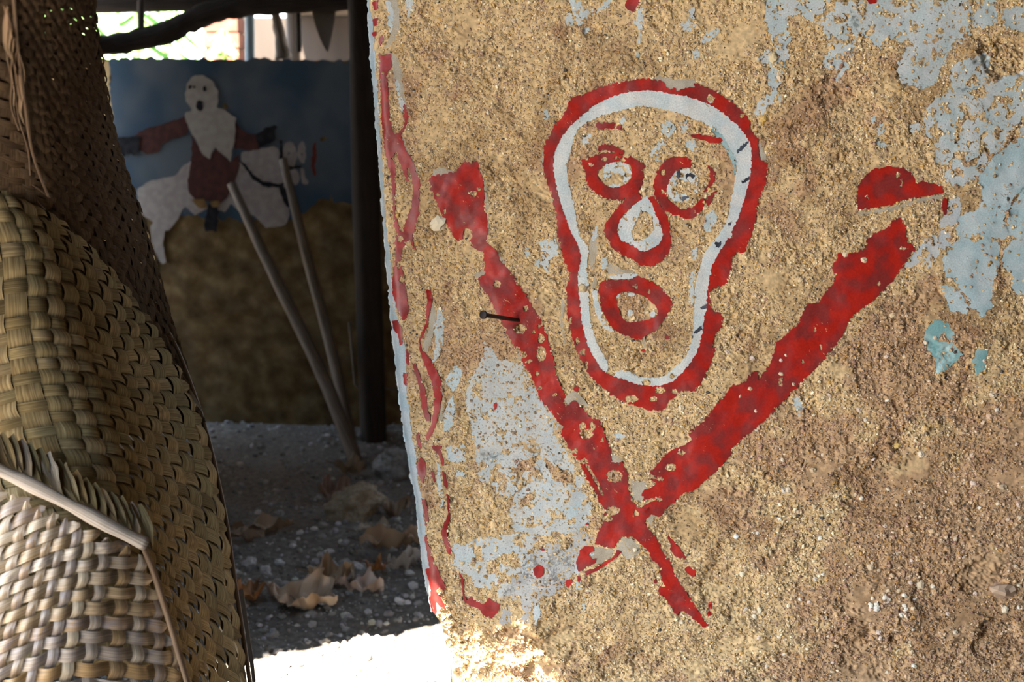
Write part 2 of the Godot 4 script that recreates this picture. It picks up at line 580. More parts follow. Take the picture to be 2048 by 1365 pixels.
func build_wall():
	make_relief()
	wall_right = thing("wall_right", "tan gritty plaster wall with a peeling red and white painted figure", "wall", Vector3.ZERO, "", "structure")
	var v := PackedVector3Array()
	var n := PackedVector3Array()
	var col := PackedColorArray()
	var idx := PackedInt32Array()
	var t1 := noise(51, 5.0, 4)
	var t2 := noise(52, 16.0, 4)
	for j in h_ny:
		var y := h_y0 + j * hs
		var ex := edge_at(y)
		for i in h_nx:
			var x := ex + i * hs
			v.append(Vector3(x, y, ZW + hmap[j * h_nx + i]))
			var i0 := maxi(i - 1, 0)
			var i1 := mini(i + 1, h_nx - 1)
			var j0 := maxi(j - 1, 0)
			var j1 := mini(j + 1, h_ny - 1)
			n.append(Vector3((hmap[j * h_nx + i0] - hmap[j * h_nx + i1]) / ((i1 - i0) * hs), (hmap[j0 * h_nx + i] - hmap[j1 * h_nx + i]) / ((j1 - j0) * hs), 1.0).normalized())
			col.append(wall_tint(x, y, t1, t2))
	for j in h_ny - 1:
		for i in h_nx - 1:
			var a := j * h_nx + i
			idx.append(a)
			idx.append(a + h_nx)
			idx.append(a + 1)
			idx.append(a + 1)
			idx.append(a + h_nx)
			idx.append(a + h_nx + 1)
	put("plaster_face", arrays_mesh(v, n, idx, col), M.plaster, wall_right)
	# the end of the wall, round its left edge to the back
	var p := PackedVector3Array()
	var c2 := PackedColorArray()
	var en := noise(53, 25.0, 3)
	for k in 112:
		var y := k * 0.0205
		var ex := edge_at(y)
		for i in 14:
			var q := float(i) / 13.0
			var zz := ZW - 0.016 - q * 0.22
			if y < h_y0 or y > h_y0 + (h_ny - 1) * hs: zz = ZW - q * 0.236
			p.append(Vector3(ex + (0.004 * en.get_noise_2d(q, y) if i > 0 else 0.0), y, zz))
			c2.append(Color(1, 0.98, 0.95))
	put("end_face", sheet(p, 14, 112, true, c2), M.plaster, wall_right)
	# the rest of the wall: below, above and to the right of the part in view, and its back
	var st := SurfaceTool.new()
	st.begin(Mesh.PRIMITIVE_TRIANGLES)
	var top := h_y0 + (h_ny - 1) * hs
	var wide := (h_nx - 1) * hs
	var quads := []
	for k in 11:
		var ya := k * h_y0 / 11.0
		var yb := (k + 1) * h_y0 / 11.0
		quads.append([Vector3(edge_at(ya), ya, ZW), Vector3(2.3, ya, ZW), Vector3(2.3, yb, ZW), Vector3(edge_at(yb), yb, ZW)])
	for k in 20:
		var ya := lerpf(top, 2.27, k / 20.0)
		var yb := lerpf(top, 2.27, (k + 1) / 20.0)
		quads.append([Vector3(edge_at(ya), ya, ZW), Vector3(2.3, ya, ZW), Vector3(2.3, yb, ZW), Vector3(edge_at(yb), yb, ZW)])
	for k in 60:
		var ya := lerpf(h_y0, top, k / 60.0)
		var yb := lerpf(h_y0, top, (k + 1) / 60.0)
		quads.append([Vector3(edge_at(ya) + wide, ya, ZW), Vector3(2.3, ya, ZW), Vector3(2.3, yb, ZW), Vector3(edge_at(yb) + wide, yb, ZW)])
	for q in quads:
		st.set_color(Color(0.78, 0.70, 0.62))
		for w in [0, 3, 1, 1, 3, 2]:
			st.set_normal(Vector3(0, 0, 1))
			st.add_vertex(q[w])
	for k in 40:
		var ya := 2.27 * k / 40.0
		var yb := 2.27 * (k + 1) / 40.0
		var q := [Vector3(edge_at(ya), ya, ZW - 0.236), Vector3(2.3, ya, ZW - 0.236), Vector3(2.3, yb, ZW - 0.236), Vector3(edge_at(yb), yb, ZW - 0.236)]
		for w in [0, 1, 3, 1, 2, 3]:
			st.set_normal(Vector3(0, 0, -1))
			st.add_vertex(q[w])
	put("plaster_beyond", st.commit(), M.plaster, wall_right)
	build_paint()
	build_grains()
	build_nail()

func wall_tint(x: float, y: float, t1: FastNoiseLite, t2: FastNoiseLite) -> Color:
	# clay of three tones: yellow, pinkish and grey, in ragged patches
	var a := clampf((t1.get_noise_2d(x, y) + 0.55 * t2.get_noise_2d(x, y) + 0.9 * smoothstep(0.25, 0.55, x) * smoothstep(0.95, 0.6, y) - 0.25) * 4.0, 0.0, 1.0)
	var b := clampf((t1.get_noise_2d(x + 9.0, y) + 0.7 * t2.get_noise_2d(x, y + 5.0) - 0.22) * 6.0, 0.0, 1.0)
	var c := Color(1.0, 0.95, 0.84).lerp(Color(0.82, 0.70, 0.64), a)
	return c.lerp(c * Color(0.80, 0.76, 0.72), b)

var dead_red := Color(0.31, 0.032, 0.028)
var live_red := Color(0.55, 0.020, 0.011)
var pale_a := Color(0.58, 0.67, 0.67)
var pale_b := Color(0.68, 0.71, 0.70)

# one flake or stroke: polygons, holes and dots in pixels of the photograph
func stroke(called: String, polys: Array, holes: Array, dots: Array, look: Dictionary, parent: Node = null):
	var P := []
	for q in polys: P.append(pts(q, look.get("z", ZW), look.get("soft", 0)))
	var b := bounds(P)
	var F := Field.new()
	F.setup(b[0], b[1], look.get("cell", CELL), look.get("margin", 0.008))
	for q in P: F.poly(q)
	var s: int = look.get("seed", 1)
	F.roughen(noise(s, look.get("freq", 150.0), 3), look.get("amp", 0.0022), noise(s + 7, 45.0, 2), look.get("amp2", 0.0012))
	if look.has("erode"): F.erode(noise(s + 3, look.erode[2], 4), look.erode[0], look.erode[1])
	if look.has("erode2"): F.erode(noise(s + 5, look.erode2[2], 3), look.erode2[0], look.erode2[1])
	var H := []
	for q in holes: H.append(pts(q, look.get("z", ZW), look.get("soft", 0)))
	for q in H: F.poly(q, true)
	for q in dots:
		var c := at_z(q[0], q[1], look.get("z", ZW))
		var k: float = 0.00067 * (-look.get("z", ZW)) / 2.0
		F.dot(Vector2(c.x, c.y), q[2] * k, (q[3] if q.size() > 3 else q[2]) * k)
	if holes.size() + dots.size() > 0: F.roughen(noise(s + 9, 190.0, 3), look.get("amp3", 0.0022))
	if look.get("cover", 0) > 0: mark_cover(F, look.cover)
	var mesh := march(F, look.get("mode", 0), look.off, look.get("thick", 0.0016), look.ca, look.cb, noise(s + 11, look.get("cfreq", 26.0), 3), look.get("lift", 0.0), look.get("cgain", 1.6))
	if mesh.get_surface_count() > 0: put(called, mesh, look.mat, parent if parent else wall_right)

func build_paint():
	var red := {"mat": M.enamel, "off": 0.0014, "thick": 0.0022, "ca": dead_red, "cb": live_red, "cover": 2, "lift": 0.0003}
	var blue := {"mat": M.paint, "off": 0.0008, "thick": 0.0014, "ca": pale_a, "cb": pale_b, "cover": 1, "amp": 0.004, "freq": 120.0, "amp2": 0.003}
	var white := {"mat": M.paint, "off": 0.0011, "thick": 0.0018, "ca": Color(0.66, 0.74, 0.74), "cb": Color(0.80, 0.80, 0.76), "cover": 2, "amp": 0.0018, "soft": 1}
	var skim := {"mat": M.chalk, "off": 0.0004, "thick": 0.001, "ca": Color(0.50, 0.42, 0.31), "cb": Color(0.60, 0.53, 0.42), "cover": 2, "amp": 0.0022}
	build_pale(blue, skim)
	# ---- head
	var ring_out := [1138,200,1150,194,1165,193,1180,180,1217,170,1263,160,1303,157,1317,162,1327,168,1340,165,1347,173,1352,183,1370,178,1390,175,1388,167,1407,172,1427,180,1443,192,1473,210,1493,230,1502,245,1497,255,1513,277,1520,275,1515,290,1517,320,1530,320,1535,340,1530,373,1517,400,1515,420,1505,467,1493,490,1490,507,1470,505,1463,520,1462,537,1453,567,1440,572,1417,582,1420,600,1422,622,1443,625,1447,640,1438,663,1428,673,1432,700,1420,730,1412,745,1402,767,1387,785,1377,782,1357,783,1350,793,1333,807,1330,820,1300,822,1273,813,1255,808,1233,797,1200,773,1180,753,1167,730,1150,697,1142,667,1135,633,1133,600,1133,573,1140,553,1130,530,1128,523,1117,477,1113,453,1115,430,1107,407,1102,383,1092,360,1086,333,1089,287,1098,273,1117,240,1137,213]
	var ring_mid := [1303,180,1250,185,1200,203,1160,233,1127,267,1110,300,1105,333,1113,377,1127,427,1140,463,1157,493,1163,517,1155,543,1155,577,1160,610,1163,650,1177,697,1200,737,1217,750,1240,757,1267,767,1290,773,1313,773,1340,767,1357,753,1377,730,1397,697,1403,673,1407,643,1413,613,1415,580,1418,560,1423,532,1433,513,1443,497,1467,457,1487,407,1500,360,1504,307,1497,277,1467,243,1427,213,1383,195,1343,188]
	var ring_in := [1283,212,1237,222,1200,233,1163,250,1150,267,1140,307,1133,333,1140,383,1150,417,1155,463,1165,483,1178,493,1173,527,1175,550,1177,577,1178,610,1182,650,1193,687,1213,720,1217,740,1226,744,1237,742,1253,740,1280,755,1300,757,1327,755,1347,737,1367,720,1383,690,1387,650,1388,617,1390,567,1397,540,1407,510,1413,500,1443,463,1457,433,1463,400,1473,347,1470,317,1453,287,1423,253,1370,230,1333,220]
	var under := []          # the white band runs on a little below the red
	for i in range(0, ring_mid.size(), 2):
		var d: Vector2 = (Vector2(ring_mid[i], ring_mid[i + 1]) - Vector2(1300, 460)).normalized() * 5.0
		under.append(ring_mid[i] + d.x)
		under.append(ring_mid[i + 1] + d.y)
	var wb := white.duplicate()
	wb.seed = 101
	stroke("white_head_band", [under], [ring_in], [[1292,767,9,8],[1164,577,10,8],[1222,745,9,9],[1345,752,8,5],[1332,771,7,4]], wb)
	var rb := red.duplicate()
	rb.seed = 111
	rb.soft = 1
	stroke("red_head_outline", [ring_out], [ring_mid], [[1421,198,8,9],[1436,605,14,20],[1262,799,14,8],[1307,799,8,6],[1320,782,9,8],[1349,784,6,6],[1483,232,5,4],[1428,690,4,6],[1155,683,4,7],[1165,705,5,9],[1172,730,4,9],[1140,640,3,8],[1340,171,10,7],[1459,472,6,6]], rb)
	var sk := skim.duplicate()
	sk.seed = 115
	stroke("plaster_skim", [[1308,156,1318,152,1352,160,1388,160,1392,172,1370,182,1350,186,1326,174]], [], [], sk)
	stroke("plaster_skim", [[1506,283,1520,285,1534,310,1530,330,1516,330,1512,300]], [], [], sk)
	# teal and black brush marks on the white band
	var teal := {"mat": M.paint, "off": 0.0014, "thick": 0.0004, "ca": Color(0.22, 0.40, 0.42), "cb": Color(0.42, 0.58, 0.58), "amp": 0.002, "seed": 121}
	stroke("teal_brush_mark", [[1425,252,1452,282,1470,315,1474,345,1468,350,1462,320,1446,290,1422,262]], [], [], teal)
	var ink := {"mat": M.paint, "off": 0.0015, "thick": 0.0004, "ca": Color(0.02, 0.025, 0.04), "cb": Color(0.10, 0.12, 0.16), "amp": 0.002, "freq": 300.0, "seed": 123}
	for q in [[1480,294,1497,280,1499,284,1484,300,1474,307,1473,302], [1482,364,1498,354,1500,359,1486,367], [1430,486,1442,484,1440,494,1432,494], [1456,446,1462,444,1462,450,1456,452], [1400,614,1412,608,1411,618,1402,620], [1387,665,1402,652,1404,658,1392,668]]:
		stroke("black_brush_mark", [q], [], [], ink)
	# ---- brows, eyes, nose, mouth
	rb = red.duplicate()
	rb.amp2 = 0.0006
	rb.soft = 1
	rb.seed = 131
	stroke("red_eyebrow", [[1193,245,1240,247,1247,262,1230,257,1223,258,1197,260,1190,252]], [], [[1231,253,4]], rb)
	stroke("red_eyebrow", [[1378,272,1390,267,1433,275,1450,282,1433,288,1413,283,1393,278]], [], [], rb)
	rb.seed = 137
	rb.freq = 210.0
	rb.amp = 0.003
	stroke("red_eye_ring", [[1162,318,1173,323,1183,313,1197,307,1223,303,1243,307,1250,317,1262,313,1270,320,1294,330,1283,347,1288,355,1280,383,1263,393,1237,402,1210,397,1187,383,1173,367,1172,343,1163,330],[1197,290,1215,288,1228,292,1244,300,1250,308,1232,306,1212,300,1196,303]], [[1203,335,1216,326,1240,323,1258,328,1264,342,1262,358,1250,370,1230,376,1212,372,1198,360,1194,346]], [[1208,318,6,4],[1232,316,8,3],[1181,330,5,4],[1245,320,6,4]], rb)
	rb.seed = 141
	rb.amp = 0.002
	stroke("red_eye_ring", [[1307,360,1317,340,1332,317,1350,313,1382,313,1383,337,1363,337,1347,347,1335,367,1332,390,1343,407,1363,420,1387,415,1400,400,1407,397,1408,417,1393,433,1373,440,1360,432,1337,428,1320,410,1310,393,1308,373],[1415,330,1427,338,1432,357,1417,380,1405,387,1420,363,1420,347],[1437,377,1427,393,1420,410,1412,410,1413,397,1427,383]], [], [[1325,345,5,6],[1325,384,4]], rb)
	var we := white.duplicate()
	we.seed = 145
	we.erode = [0.16, 0.006, 90.0]
	stroke("pale_eye", [[1203,345,1208,331,1224,324,1246,325,1260,332,1264,346,1258,362,1246,373,1230,378,1214,370]], [], [[1233,358,14,12],[1218,362,9,7]], we)
	we.seed = 149
	stroke("pale_eye", [[1332,380,1335,362,1345,346,1362,336,1382,337,1394,352,1398,366,1390,374,1396,388,1382,400,1364,406,1345,402]], [], [[1370,376,20,14],[1362,366,8,8],[1386,392,10,8]], we)
	for q in [[1353,345,1360,341,1361,356,1352,360], [1372,348,1380,345,1390,352,1386,358,1378,352,1372,360], [1360,396,1378,390,1382,394,1366,402]]:
		stroke("black_brush_mark", [q], [], [], ink)
	rb = red.duplicate()
	rb.amp = 0.0014
	rb.amp2 = 0.0004
	rb.soft = 1
	rb.seed = 151
	stroke("red_nose_outline", [[1263,385,1275,384,1282,392,1284,402,1298,394,1307,393,1317,407,1333,427,1340,460,1342,493,1333,513,1313,530,1287,535,1263,517,1243,510,1223,497,1220,483,1210,473,1207,457,1213,440,1230,420,1250,400]], [[1280,400,1253,423,1237,443,1233,463,1240,482,1257,485,1283,505,1303,498,1323,483,1327,467,1313,433,1303,403,1293,392]], [], rb)
	we.seed = 155
	we.erode = [0.35, 0.006, 80.0]
	stroke("pale_nose_fill", [[1282,400,1253,423,1237,443,1233,463,1240,484,1257,487,1283,507,1303,500,1323,485,1327,467,1313,433,1303,405,1294,392,1288,394]], [[1283,422,1297,423,1307,443,1308,463,1283,483,1263,480,1267,453,1277,433]], [], we)
	rb.seed = 161
	rb.amp = 0.0018
	stroke("red_lips", [[1200,560,1240,560,1260,560,1277,550,1297,562,1313,567,1333,590,1346,603,1338,623,1320,650,1313,663,1290,670,1277,682,1250,670,1230,663,1213,643,1203,617,1197,583]], [[1230,590,1247,583,1267,585,1290,593,1313,613,1318,625,1307,638,1267,646,1247,643,1237,620]], [[1271,575,4,5],[1298,584,3,4]], rb)
	we = white.duplicate()
	we.seed = 165
	we.erode = [0.3, 0.005, 70.0]
	stroke("pale_flake", [[1182,580,1194,575,1198,610,1210,645,1228,664,1215,662,1200,645,1188,615]], [], [], we)
	stroke("pale_flake", [[1213,552,1240,548,1262,546,1278,548,1262,558,1225,560]], [], [], we)
	we.erase("erode")
	we.amp = 0.001
	stroke("pale_flake", [[1253,626,1260,619,1267,625,1264,635,1256,634]], [], [], we)
	stroke("pale_flake", [[1298,632,1304,621,1312,626,1308,636]], [], [], we)
	stroke("pale_flake", [[1233,588,1242,585,1240,594,1234,596]], [], [], we)
	stroke("pale_flake", [[1256,586,1272,585,1268,594,1258,594]], [], [], we)
	# ---- body: left arm, trunk and leg, then the right arm
	rb = red.duplicate()
	rb.seed = 171
	rb.amp = 0.0024
	rb.amp2 = 0.0009
	stroke("red_arm_and_trunk", [[858,360,863,353,912,343,930,322,943,328,953,322,960,340,965,360,970,417,977,467,972,485,993,500,1000,520,1013,535,1027,553,1060,603,1080,640,1093,673,1107,717,1113,750,1128,787,1131,813,1150,802,1167,820,1185,837,1198,840,1207,863,1218,893,1223,923,1238,928,1242,922,1250,934,1257,947,1255,970,1263,1000,1278,1020,1297,1007,1310,1015,1303,1027,1287,1040,1300,1063,1317,1083,1325,1107,1340,1123,1347,1147,1367,1177,1377,1193,1390,1210,1403,1233,1415,1250,1410,1255,1397,1247,1383,1233,1363,1220,1353,1232,1337,1207,1330,1197,1317,1187,1315,1177,1330,1173,1323,1157,1317,1130,1303,1117,1297,1100,1280,1087,1263,1073,1243,1073,1233,1087,1227,1097,1190,1090,1193,1073,1203,1053,1213,1020,1200,1007,1190,983,1173,957,1157,920,1150,913,1133,890,1122,867,1125,855,1100,820,1080,800,1067,763,1043,720,1040,693,1028,693,1020,677,1008,653,997,630,977,597,960,570,957,560,970,547,968,507,947,497,943,483,927,480,910,480,900,457,877,417,863,377]], [[1172,925,1190,950,1208,990,1206,994,1186,958,1168,930]], [[994,568,8,7],[1040,658,13,10],[1051,617,5,7],[1082,677,7,10],[1082,708,10,16],[1048,710,6,8],[1058,723,6,4],[1075,748,4,6],[1080,777,4],[1068,663,4],[1078,653,4],[1172,868,14,10],[1165,853,8,8],[1185,853,6,9],[1150,903,5,6],[1168,923,9,6],[1228,953,17,14],[1225,1022,15,10],[1215,1037,9,8],[1272,1027,5,8],[935,470,10,14],[947,388,7,6],[958,380,4,4],[890,422,3,5],[877,390,5,4],[1110,790,4,4],[975,590,2,2],[1205,880,3,5]], rb)
	rb.seed = 181
	stroke("red_arm", [[1803,437,1813,457,1814,482,1829,497,1813,523,1783,563,1749,597,1706,630,1699,640,1679,680,1646,720,1609,760,1569,800,1536,833,1500,865,1463,897,1460,912,1433,940,1390,980,1363,990,1330,1020,1317,1037,1303,1027,1290,1038,1277,1020,1297,1007,1323,993,1287,1000,1283,983,1313,970,1303,960,1320,943,1303,943,1330,910,1367,890,1383,880,1377,867,1407,840,1430,813,1453,787,1463,773,1493,763,1500,747,1515,743,1517,760,1537,733,1547,707,1550,687,1567,672,1599,647,1603,630,1616,607,1639,607,1648,587,1669,563,1671,547,1663,537,1676,507,1703,507,1733,497,1733,480,1749,467,1781,453,1784,442]], [], [[1629,661,3,6],[1561,766,4,9],[1605,724,3,4],[1340,935,12,8],[1362,906,8,5],[1320,958,8,5],[1318,1000,6,4],[1757,568,4,5],[1805,498,8,2],[1642,694,3,7]], rb)
	for q in [[1300,945,1312,935,1320,945,1312,952], [1330,917,1345,912,1352,925,1340,930,1328,925]]:
		stroke("red_flake", [q], [], [], rb)
	rb.amp = 0.0016
	stroke("red_hand", [[1716,420,1713,400,1716,373,1729,353,1749,338,1779,333,1809,337,1826,350,1831,367,1846,363,1883,373,1886,387,1853,392,1809,400,1783,410,1749,417]], [], [[1795,350,4,7],[1803,368,3,8],[1735,396,3,6]], rb)
	rb.amp = 0.0012
	rb.amp2 = 0.0006
	stroke("red_hand_drip", [[1884,400,1893,396,1893,430,1888,430,1884,417]], [], [], rb)
	stroke("red_foot", [[1153,1123,1160,1100,1170,1093,1187,1095,1188,1103,1177,1107,1183,1118,1193,1117,1190,1127,1173,1133,1157,1145,1153,1137],[1170,1143,1200,1132,1227,1113,1233,1100,1245,1102,1230,1117,1217,1125,1197,1140,1173,1150]], [], [], rb)
	var chips := [[1333,1070,1350,1087,1367,1107,1372,1113,1367,1120,1350,1113,1340,1100,1342,1090], [1367,1140,1377,1133,1390,1142,1390,1155,1377,1150], [1305,1163,1311,1158,1316,1164,1310,1168], [1417,1208,1424,1206,1425,1220,1418,1220], [1413,1226,1420,1222,1424,1230,1416,1233], [1130,1170,1133,1160,1143,1158,1144,1168,1136,1174], [1154,1152,1160,1150,1161,1160,1155,1163], [1066,1136,1080,1130,1088,1138,1086,1152,1074,1158,1068,1150], [1081,1098,1090,1098,1089,1102,1082,1103], [1146,778,1153,772,1159,777,1154,784,1148,783], [988,808,994,803,994,818,989,820], [1329,672,1335,670,1338,676,1332,680], [1253,2,1262,-10,1278,-10,1276,9,1266,24,1257,21,1250,13], [1726,-12,1756,-12,1752,6,1738,9], [1280,700,1288,697,1290,702,1283,705], [1170,1048,1176,1046,1177,1050,1171,1052]]
	for k in chips.size():
		rb.seed = 190 + k
		stroke("red_flake", [chips[k]], [], [], rb)
	# ---- the red strips down the left edge
	rb = red.duplicate()
	rb.amp = 0.0013
	rb.amp2 = 0.0006
	rb.cb = Color(0.46, 0.03, 0.025)
	rb.seed = 211
	stroke("red_edge_strip", [[758,110,780,108,784,127,783,137,775,142,773,153,777,187,778,230,785,260,790,267,797,265,805,257,810,243,807,230,807,200,817,230,813,250,802,270,810,297,827,323,830,340,840,358,838,390,838,427,833,443,827,467,825,480,833,501,828,500,820,480,808,490,803,503,802,530,806,545,812,580,818,620,812,640,805,640,795,620,785,590,783,565,788,545,792,510,790,480,795,470,788,450,785,415,785,383,780,347,770,307,766,267,762,233,763,213,760,157]], [[783,317,793,303,798,320,805,340,813,362,817,362,815,335,823,350,827,385,822,415,812,440,806,465,800,462,795,440,790,428,791,413,791,360,790,325]], [[766,148,4,3],[800,478,6,6],[798,530,5,8],[803,560,4,9]], rb)
	var strips := [[853,580,860,578,865,593,863,613,858,630,857,647,847,670,840,683,843,700,857,713,873,740,882,763,884,793,880,820,870,855,862,873,855,880,850,873,862,850,868,820,868,790,862,760,850,730,842,713,837,683,843,667,852,647,853,617,855,600], [825,730,832,728,840,753,852,783,855,817,862,840,853,843,847,830,842,800,837,770], [832,870,838,865,843,900,837,893], [832,933,842,913,850,923,852,950,845,965,837,950], [862,890,882,893,888,930,882,928,878,910,867,900], [862,943,867,942,873,970,868,963], [885,943,892,950,895,978,887,970], [893,988,899,993,900,1040,892,1057,897,1083,903,1097,902,1112,895,1107,882,1067,887,1050,897,1030], [843,997,853,1000,858,1040,853,1050,850,1063,857,1090,867,1120,880,1150,890,1170,888,1183,880,1177,872,1180,883,1197,892,1217,880,1213,872,1203,873,1230,862,1230,857,1203,862,1183,850,1143,858,1137,850,1083,850,1037], [917,1140,927,1160,928,1190,933,1203,943,1192,947,1200,957,1203,967,1210,977,1198,1000,1208,997,1223,983,1238,970,1233,957,1217,940,1212,928,1203,923,1170], [743,5,756,0,755,20,747,20], [743,38,755,37,754,50,747,52], [757,80,765,65,767,80,760,92], [743,66,751,64,752,72,745,74], [781,645,795,640,803,655,806,690,800,690,796,668,786,660], [812,700,818,705,817,730,812,725], [806,745,814,748,813,775,807,770]]
	for k in strips.size():
		rb.seed = 220 + k
		rb.ca = dead_red if k != 0 else Color(0.44, 0.022, 0.014)
		stroke("red_edge_flake" if k > 0 else "red_edge_strip", [strips[k]], [], [], rb)

func build_pale(blue: Dictionary, skim: Dictionary):
	# ---- pale blue coats of paint left on the plaster
	var b := blue.duplicate()
	b.seed = 301
	b.erode = [0.20, 0.008, 42.0]
	b.erode2 = [0.42, 0.006, 140.0]
	stroke("pale_blue_coat", [[1528,-20,1600,-20,1700,10,1718,40,1715,75,1702,120,1680,160,1666,163,1690,125,1645,130,1662,90,1640,50,1600,30,1580,50,1577,110,1570,135,1545,205,1528,212,1535,150,1545,100,1530,40]], [], [[1546,112,9,10]], b)
	b.seed = 305
	b.erode = [0.30, 0.008, 36.0]
	stroke("pale_blue_coat", [[1690,-20,1992,-20,1992,45,1945,70,1905,98,1888,130,1872,168,1840,178,1800,165,1793,122,1822,88,1780,78,1760,98,1722,72,1700,40]], [], [[1925,60,6,6],[1856,71,5,4],[1850,84,4,4],[1868,110,7,12],[1826,118,6,5],[1880,62,8,6],[1852,128,5,4]], b)
	b.seed = 309
	b.erode = [0.40, 0.008, 40.0]
	stroke("pale_blue_coat", [[1902,130,1930,118,1948,118,1958,108,1980,106,1987,130,1980,155,1965,172,1940,180,1932,190,1905,183,1900,160]], [], [[1912,152,5],[1948,160,7,10]], b)
	stroke("pale_blue_coat", [[2000,20,2140,-10,2150,75,2030,62,2010,55]], [], [], b)
	b.seed = 313
	b.erode = [0.16, 0.008, 48.0]
	stroke("pale_blue_coat", [[1850,220,1880,190,1900,180,1960,172,2000,158,2130,110,2160,190,2130,270,2020,270,2000,300,1975,330,1960,345,1930,370,1900,375,1888,355,1905,330,1870,325,1868,290,1848,258]], [], [], b)
	b.seed = 317
	b.erase("erode2")
	b.erode = [0.75, 0.010, 40.0]
	b.amp = 0.003
	b.ca = Color(0.50, 0.65, 0.68)
	b.cb = Color(0.62, 0.71, 0.72)
	stroke("pale_blue_coat", [[1960,345,1985,318,2015,290,2120,240,2160,300,2120,372,2048,372,2025,400,2008,432,2012,455,2017,470,2008,478,1980,480,1960,472,1940,476,1912,470,1908,455,1922,430,1940,425,1958,415,1958,368]], [], [[1944,393,19,30],[2042,266,6,6],[2030,283,5,4]], b)
	stroke("pale_blue_coat", [[2010,432,2030,400,2052,370,2130,380,2160,440,2120,486,2040,480,2018,468]], [], [], b)
	stroke("pale_blue_coat", [[1900,500,1908,482,1930,476,1950,486,1968,474,1990,482,2000,490,2002,505,1997,530,1994,550,1984,570,1982,600,1985,612,1975,622,1962,636,1952,618,1940,615,1930,590,1905,560,1890,550,1885,520]], [], [[1899,543,5,4],[1912,558,3]], b)
	stroke("pale_blue_coat", [[1880,572,1892,568,1905,575,1925,592,1938,615,1933,632,1915,624,1900,626,1895,605,1886,590]], [], [], b)
	stroke("pale_blue_coat", [[2006,500,2022,478,2120,486,2140,540,2100,590,2034,592,2026,575,2028,555,2018,545,2005,520]], [], [], b)
	b.erode = [0.30, 0.006, 60.0]
	b.ca = Color(0.56, 0.60, 0.62)
	b.cb = Color(0.66, 0.66, 0.64)
	stroke("pale_blue_coat", [[1886,430,1900,398,1916,388,1922,425,1908,452,1880,455]], [], [[1908,412,5]], b)
	stroke("pale_blue_coat", [[1810,528,1830,505,1850,480,1870,468,1888,462,1908,470,1900,492,1880,500,1872,520,1855,542,1845,520,1830,532,1822,540]], [], [[1865,518,5],[1850,508,7,9]], b)
	b = blue.duplicate()
	b.ca = Color(0.26, 0.50, 0.50)
	b.cb = Color(0.42, 0.60, 0.60)
	b.amp = 0.0018
	b.amp2 = 0.001
	b.seed = 331
	stroke("teal_flake", [[1850,665,1870,638,1895,648,1912,675,1902,682,1886,664,1876,682,1903,685,1926,710,1905,730,1882,745,1872,746,1872,720,1850,692]], [], [], b)
	stroke("teal_flake", [[1943,722,1955,698,1976,700,1968,738,1954,752,1950,735]], [], [], b)
	b = blue.duplicate()
	b.amp = 0.0036
	b.amp2 = 0.002
	b.freq = 190.0
	b.off = 0.0006
	b.thick = 0.001
	b.erode = [0.30, 0.004, 130.0]
	var chips := [[1588,795,1600,792,1605,815,1600,835,1592,830], [1650,128,1675,120,1690,128,1672,140,1652,138], [1760,250,1767,248,1766,266,1758,272,1756,262], [1745,285,1762,284,1775,290,1760,294], [1535,140,1548,150,1556,170,1550,200,1535,215,1545,180], [1515,205,1535,190,1545,205,1525,230,1510,228], [1740,236,1752,232,1754,240,1742,244], [1820,250,1835,243,1840,258,1825,268], [1325,250,1340,238,1352,255,1340,275,1326,272], [1300,300,1325,282,1330,290,1312,310,1300,312], [1372,285,1390,278,1393,300,1382,306], [1160,275,1182,270,1178,290,1164,295], [1310,318,1318,312,1320,322,1312,324], [1360,246,1374,240,1376,262,1364,268], [1075,483,1110,478,1120,505,1100,520,1095,545,1080,530,1085,505], [1048,500,1058,490,1060,512,1050,514], [1070,520,1082,517,1078,535,1070,532], [1088,222,1097,220,1098,235,1090,240], [1183,470,1192,455,1195,475,1186,485], [1200,520,1212,510,1216,535,1204,540], [1410,430,1430,418,1436,440,1420,465,1408,462], [1380,545,1388,540,1388,600,1380,612,1376,575], [1385,500,1396,498,1392,518,1384,518], [1272,106,1278,104,1282,112,1274,118], [1386,104,1396,100,1400,112,1392,120,1386,114], [1378,18,1388,14,1386,40,1380,42], [1360,48,1380,40,1392,50,1380,62,1364,58], [1405,72,1420,62,1440,55,1438,66,1420,80,1404,88], [1276,20,1287,18,1286,50,1280,88,1276,86,1280,60,1268,48], [1138,-12,1160,-12,1162,12,1180,24,1200,14,1222,-12,1236,-12,1215,14,1186,32,1163,40,1165,48,1157,52,1150,44], [1128,30,1142,22,1148,50,1134,56], [1430,245,1440,238,1446,250,1436,256], [1165,57,1180,54,1181,64,1168,66], [1225,868,1245,862,1252,875,1236,880], [1555,195,1565,185,1560,205], [1512,120,1535,100,1545,112,1530,130], [900,742,915,728,926,742,918,775,905,785,890,768], [895,800,905,792,912,830,900,860,886,866,888,830], [893,895,928,888,932,920,915,925,898,922], [910,942,926,942,928,954,914,954], [868,650,880,612,890,640,884,690,874,720,862,730,872,690], [1130,1025,1145,1010,1158,985,1166,1000,1155,1030,1140,1040], [905,1085,930,1092,945,1085,950,1112,935,1130,915,1128], [1150,1165,1160,1158,1162,1175,1150,1182], [1186,1110,1165,1120,1156,1150,1148,1150,1155,1112], [1068,1210,1078,1205,1082,1235,1072,1250,1066,1240], [1166,1196,1171,1194,1172,1220,1166,1224], [790,155,800,165,800,185,810,205,808,225,800,222,796,190,786,160], [770,0,782,-4,788,30,787,62,780,72,776,40], [814,0,826,-4,824,25,814,36], [872,925,880,930,888,990,884,1015,878,985], [1240,240,1250,236,1252,246,1242,248]]
	for k in chips.size():
		b.seed = 340 + k
		stroke("pale_blue_flake", [chips[k]], [], [], b)
